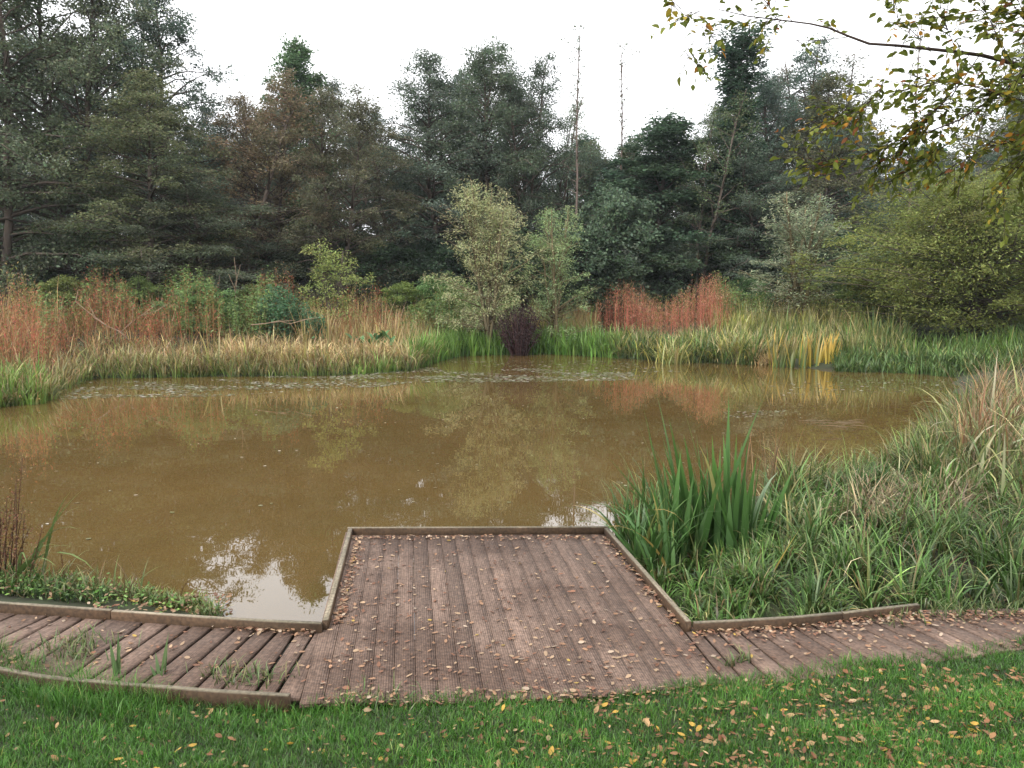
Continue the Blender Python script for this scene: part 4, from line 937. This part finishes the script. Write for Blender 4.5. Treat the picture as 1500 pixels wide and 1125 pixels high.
for L_, y0, y1, r0, r1, ntw in LIMBS:
    pts = bpts(L_, y0, y1); mb = MB()
    tube(mb, pts - TO, np.linspace(r0 * .5, r1 * .85, len(pts)), 6, bark); mb.build('limb', M_BARK, ot, True)
    ln = np.concatenate([[0], np.cumsum(np.linalg.norm(np.diff(pts, axis=0), axis=1))]); ln /= ln[-1]
    for k in range(int(ntw * (3.2 if L_[-1][0] > 1150 else 2.0))):
        u = rng.uniform(.25, 1.0) if L_[0][0] < 1700 else rng.uniform(.38, 1)
        o = np.array([np.interp(u, ln, pts[:, i]) for i in range(3)])
        j = np.searchsorted(ln, u); j = min(max(j, 1), len(pts) - 1)
        dv = unit(pts[j] - pts[j - 1]) * .8 + rng.normal(0, .75, 3); dv = unit(dv)
        l = rng.uniform(.10, .28); tt = np.linspace(0, 1, 4)
        tw = o + np.outer(tt * l, dv) + np.outer(tt ** 2 * rng.normal(0, .04), [0, 0, 1])
        mb = MB(); tube(mb, tw - TO, np.linspace(.0022, .001, 4), 4, bark); mb.build('twig', M_BARK, ot)
        for q in np.arange(.03, l + .01, .030):
            p_ = np.array([np.interp(q / l, tt, tw[:, i]) for i in range(3)]); s_ = rng.choice([-1, 1])
            ax = unit(dv * .6 + np.cross(dv, [0, 0, 1.0]) * s_ * .9 + rng.normal(0, .3, 3) + [0, 0, -.25])
            leafl.append((p_, ax, rng.uniform(.032, .062)))
OV = [leaf_mesh('leaf', M_LEAF, c_, f_, w_, s_) for c_, f_, w_, s_ in ((-.2, .25, .24, 11), (-.45, .35, .25, 12), (.1, .15, .22, 13))]
def inframe(p):
    x, y, z = p[0], p[1], p[2] - CAMZ; f = y * CP - z * SP; return abs(x / f) < .66 and (y * SP + z * CP) / f < .5
vis = [i for i, l in enumerate(leafl) if inframe(l[0])]; rng.shuffle(vis); vis = set(vis[:295])
mb = MB(); OC = [(.13, .155, .03), (.18, .20, .04), (.09, .12, .025), (.34, .26, .04), (.40, .19, .03), (.22, .09, .04)]
from mathutils import Matrix
for i, (p_, ax, s_) in enumerate(leafl):
    me, V, Q = OV[rng.integers(3)]; nr = unit(np.array([0, 0, 1.0]) + rng.normal(0, .5, 3)); sd = unit(np.cross(ax, nr)); nr = np.cross(sd, ax)
    M3 = np.stack([sd, ax, nr], 1)
    c_ = np.array(OC[rng.choice(6, p=[.38, .28, .18, .09, .045, .025])]) * np.exp(rng.normal(0, .15)); ctr = p_ + ax * s_ * .66 - TO
    if i in vis:
        o = link('leaf', me, ot, color=c_)
        o.matrix_local = Matrix([[*(M3[r_] * s_), ctr[r_]] for r_ in range(3)] + [[0, 0, 0, 1]])
    else: mb.add(V * s_ @ M3.T + ctr, Q, None, c_)
mb.build('foliage', M_LEAF, ot, kind='stuff')

# ------------------------------------------------------------------ floating leaves on the pond
mb = MB()
def pads(poly, n, r0, r1, cols):
    q = inpoly(W(poly, 0), n)
    if n > 300: q = q[(np.sin(q[:, 0] * .9 + 2 * np.sin(q[:, 1] * .7)) * np.sin(q[:, 1] * 1.9 + np.sin(q[:, 0] * .6) * 2) + rng.normal(0, .25, n)) > -.15]
    th = np.arange(6) * math.pi / 3
    for x, y in q:
        r_ = rng.uniform(r0, r1); a = rng.random() * 6; st = rng.uniform(.5, 1)
        ring = np.c_[x + r_ * np.cos(th + a), y + r_ * st * np.sin(th + a), np.full(6, .006) + rng.random(6) * .006]
        mb.add(ring, [[0, 1, 2, 3], [0, 3, 4, 5]], None, pick(*cols, 1)[0])
PC = ([(.17, .17, .10), (.42, .40, .34), (.10, .12, .045), (.13, .10, .05)], [2, 1.5, 1.5, 1.5])
pads([(90, 585), (130, 560), (300, 557), (640, 537), (660, 552), (560, 566), (330, 580)], 5200, .025, .07, PC)
pads([(600, 548), (760, 540), (930, 546), (945, 556), (780, 560), (620, 560)], 2000, .03, .08, PC)
pads([(1060, 603), (1150, 601), (1148, 611), (1065, 613)], 110, .02, .05, PC)
pads([(640, 528), (900, 528), (1000, 545), (800, 548)], 250, .04, .09, PC)
pads([(20, 600), (900, 575), (1250, 570), (1200, 690), (860, 740), (500, 760), (60, 800)], 170, .015, .035, PC)
pads([(1100, 560), (1390, 555), (1380, 575), (1150, 580)], 160, .03, .07, PC)
mb.build('floating_pondweed', M_PAD, None, kind='stuff', label='scattered rafts of small pale floating pondweed leaves on the water', category='pondweed')
mb = MB()
for k in range(16):
    p = P(rng.uniform(1165, 1250), rng.uniform(616, 624), .015); a = rng.normal(0, .35); l = rng.uniform(.2, .7)
    tube(mb, [p, p + [math.cos(a) * l / 2, math.sin(a) * l / 2, rng.uniform(0, .04)], p + [math.cos(a) * l, math.sin(a) * l, 0]], .006, 4, (.20, .15, .09))
mb.build('floating_reed_litter', M_DEAD, None, kind='stuff', label='small raft of broken reed stems floating on the pond', category='reed litter')

# ------------------------------------------------------------------ thin haze, added to lift the far darks as lens veil does
m, N, L = newmat('haze')
v = N.new('ShaderNodeVolumePrincipled'); v.inputs['Color'].default_value = (.85, .92, 1, 1); v.inputs['Density'].default_value = .00025; v.inputs['Anisotropy'].default_value = 0
o = N.new('ShaderNodeOutputMaterial'); L.new(v.outputs[0], o.inputs['Volume'])
mb = MB(); V = [[x, y, z] for z in (-2, 34) for x, y in ((-310, -130), (310, -130), (310, 330), (-310, 330))]
mb.add(V, [[3, 2, 1, 0], [4, 5, 6, 7], [0, 1, 5, 4], [1, 2, 6, 5], [2, 3, 7, 6], [3, 0, 4, 7]])
mb.build('haze', m, None, kind='stuff')
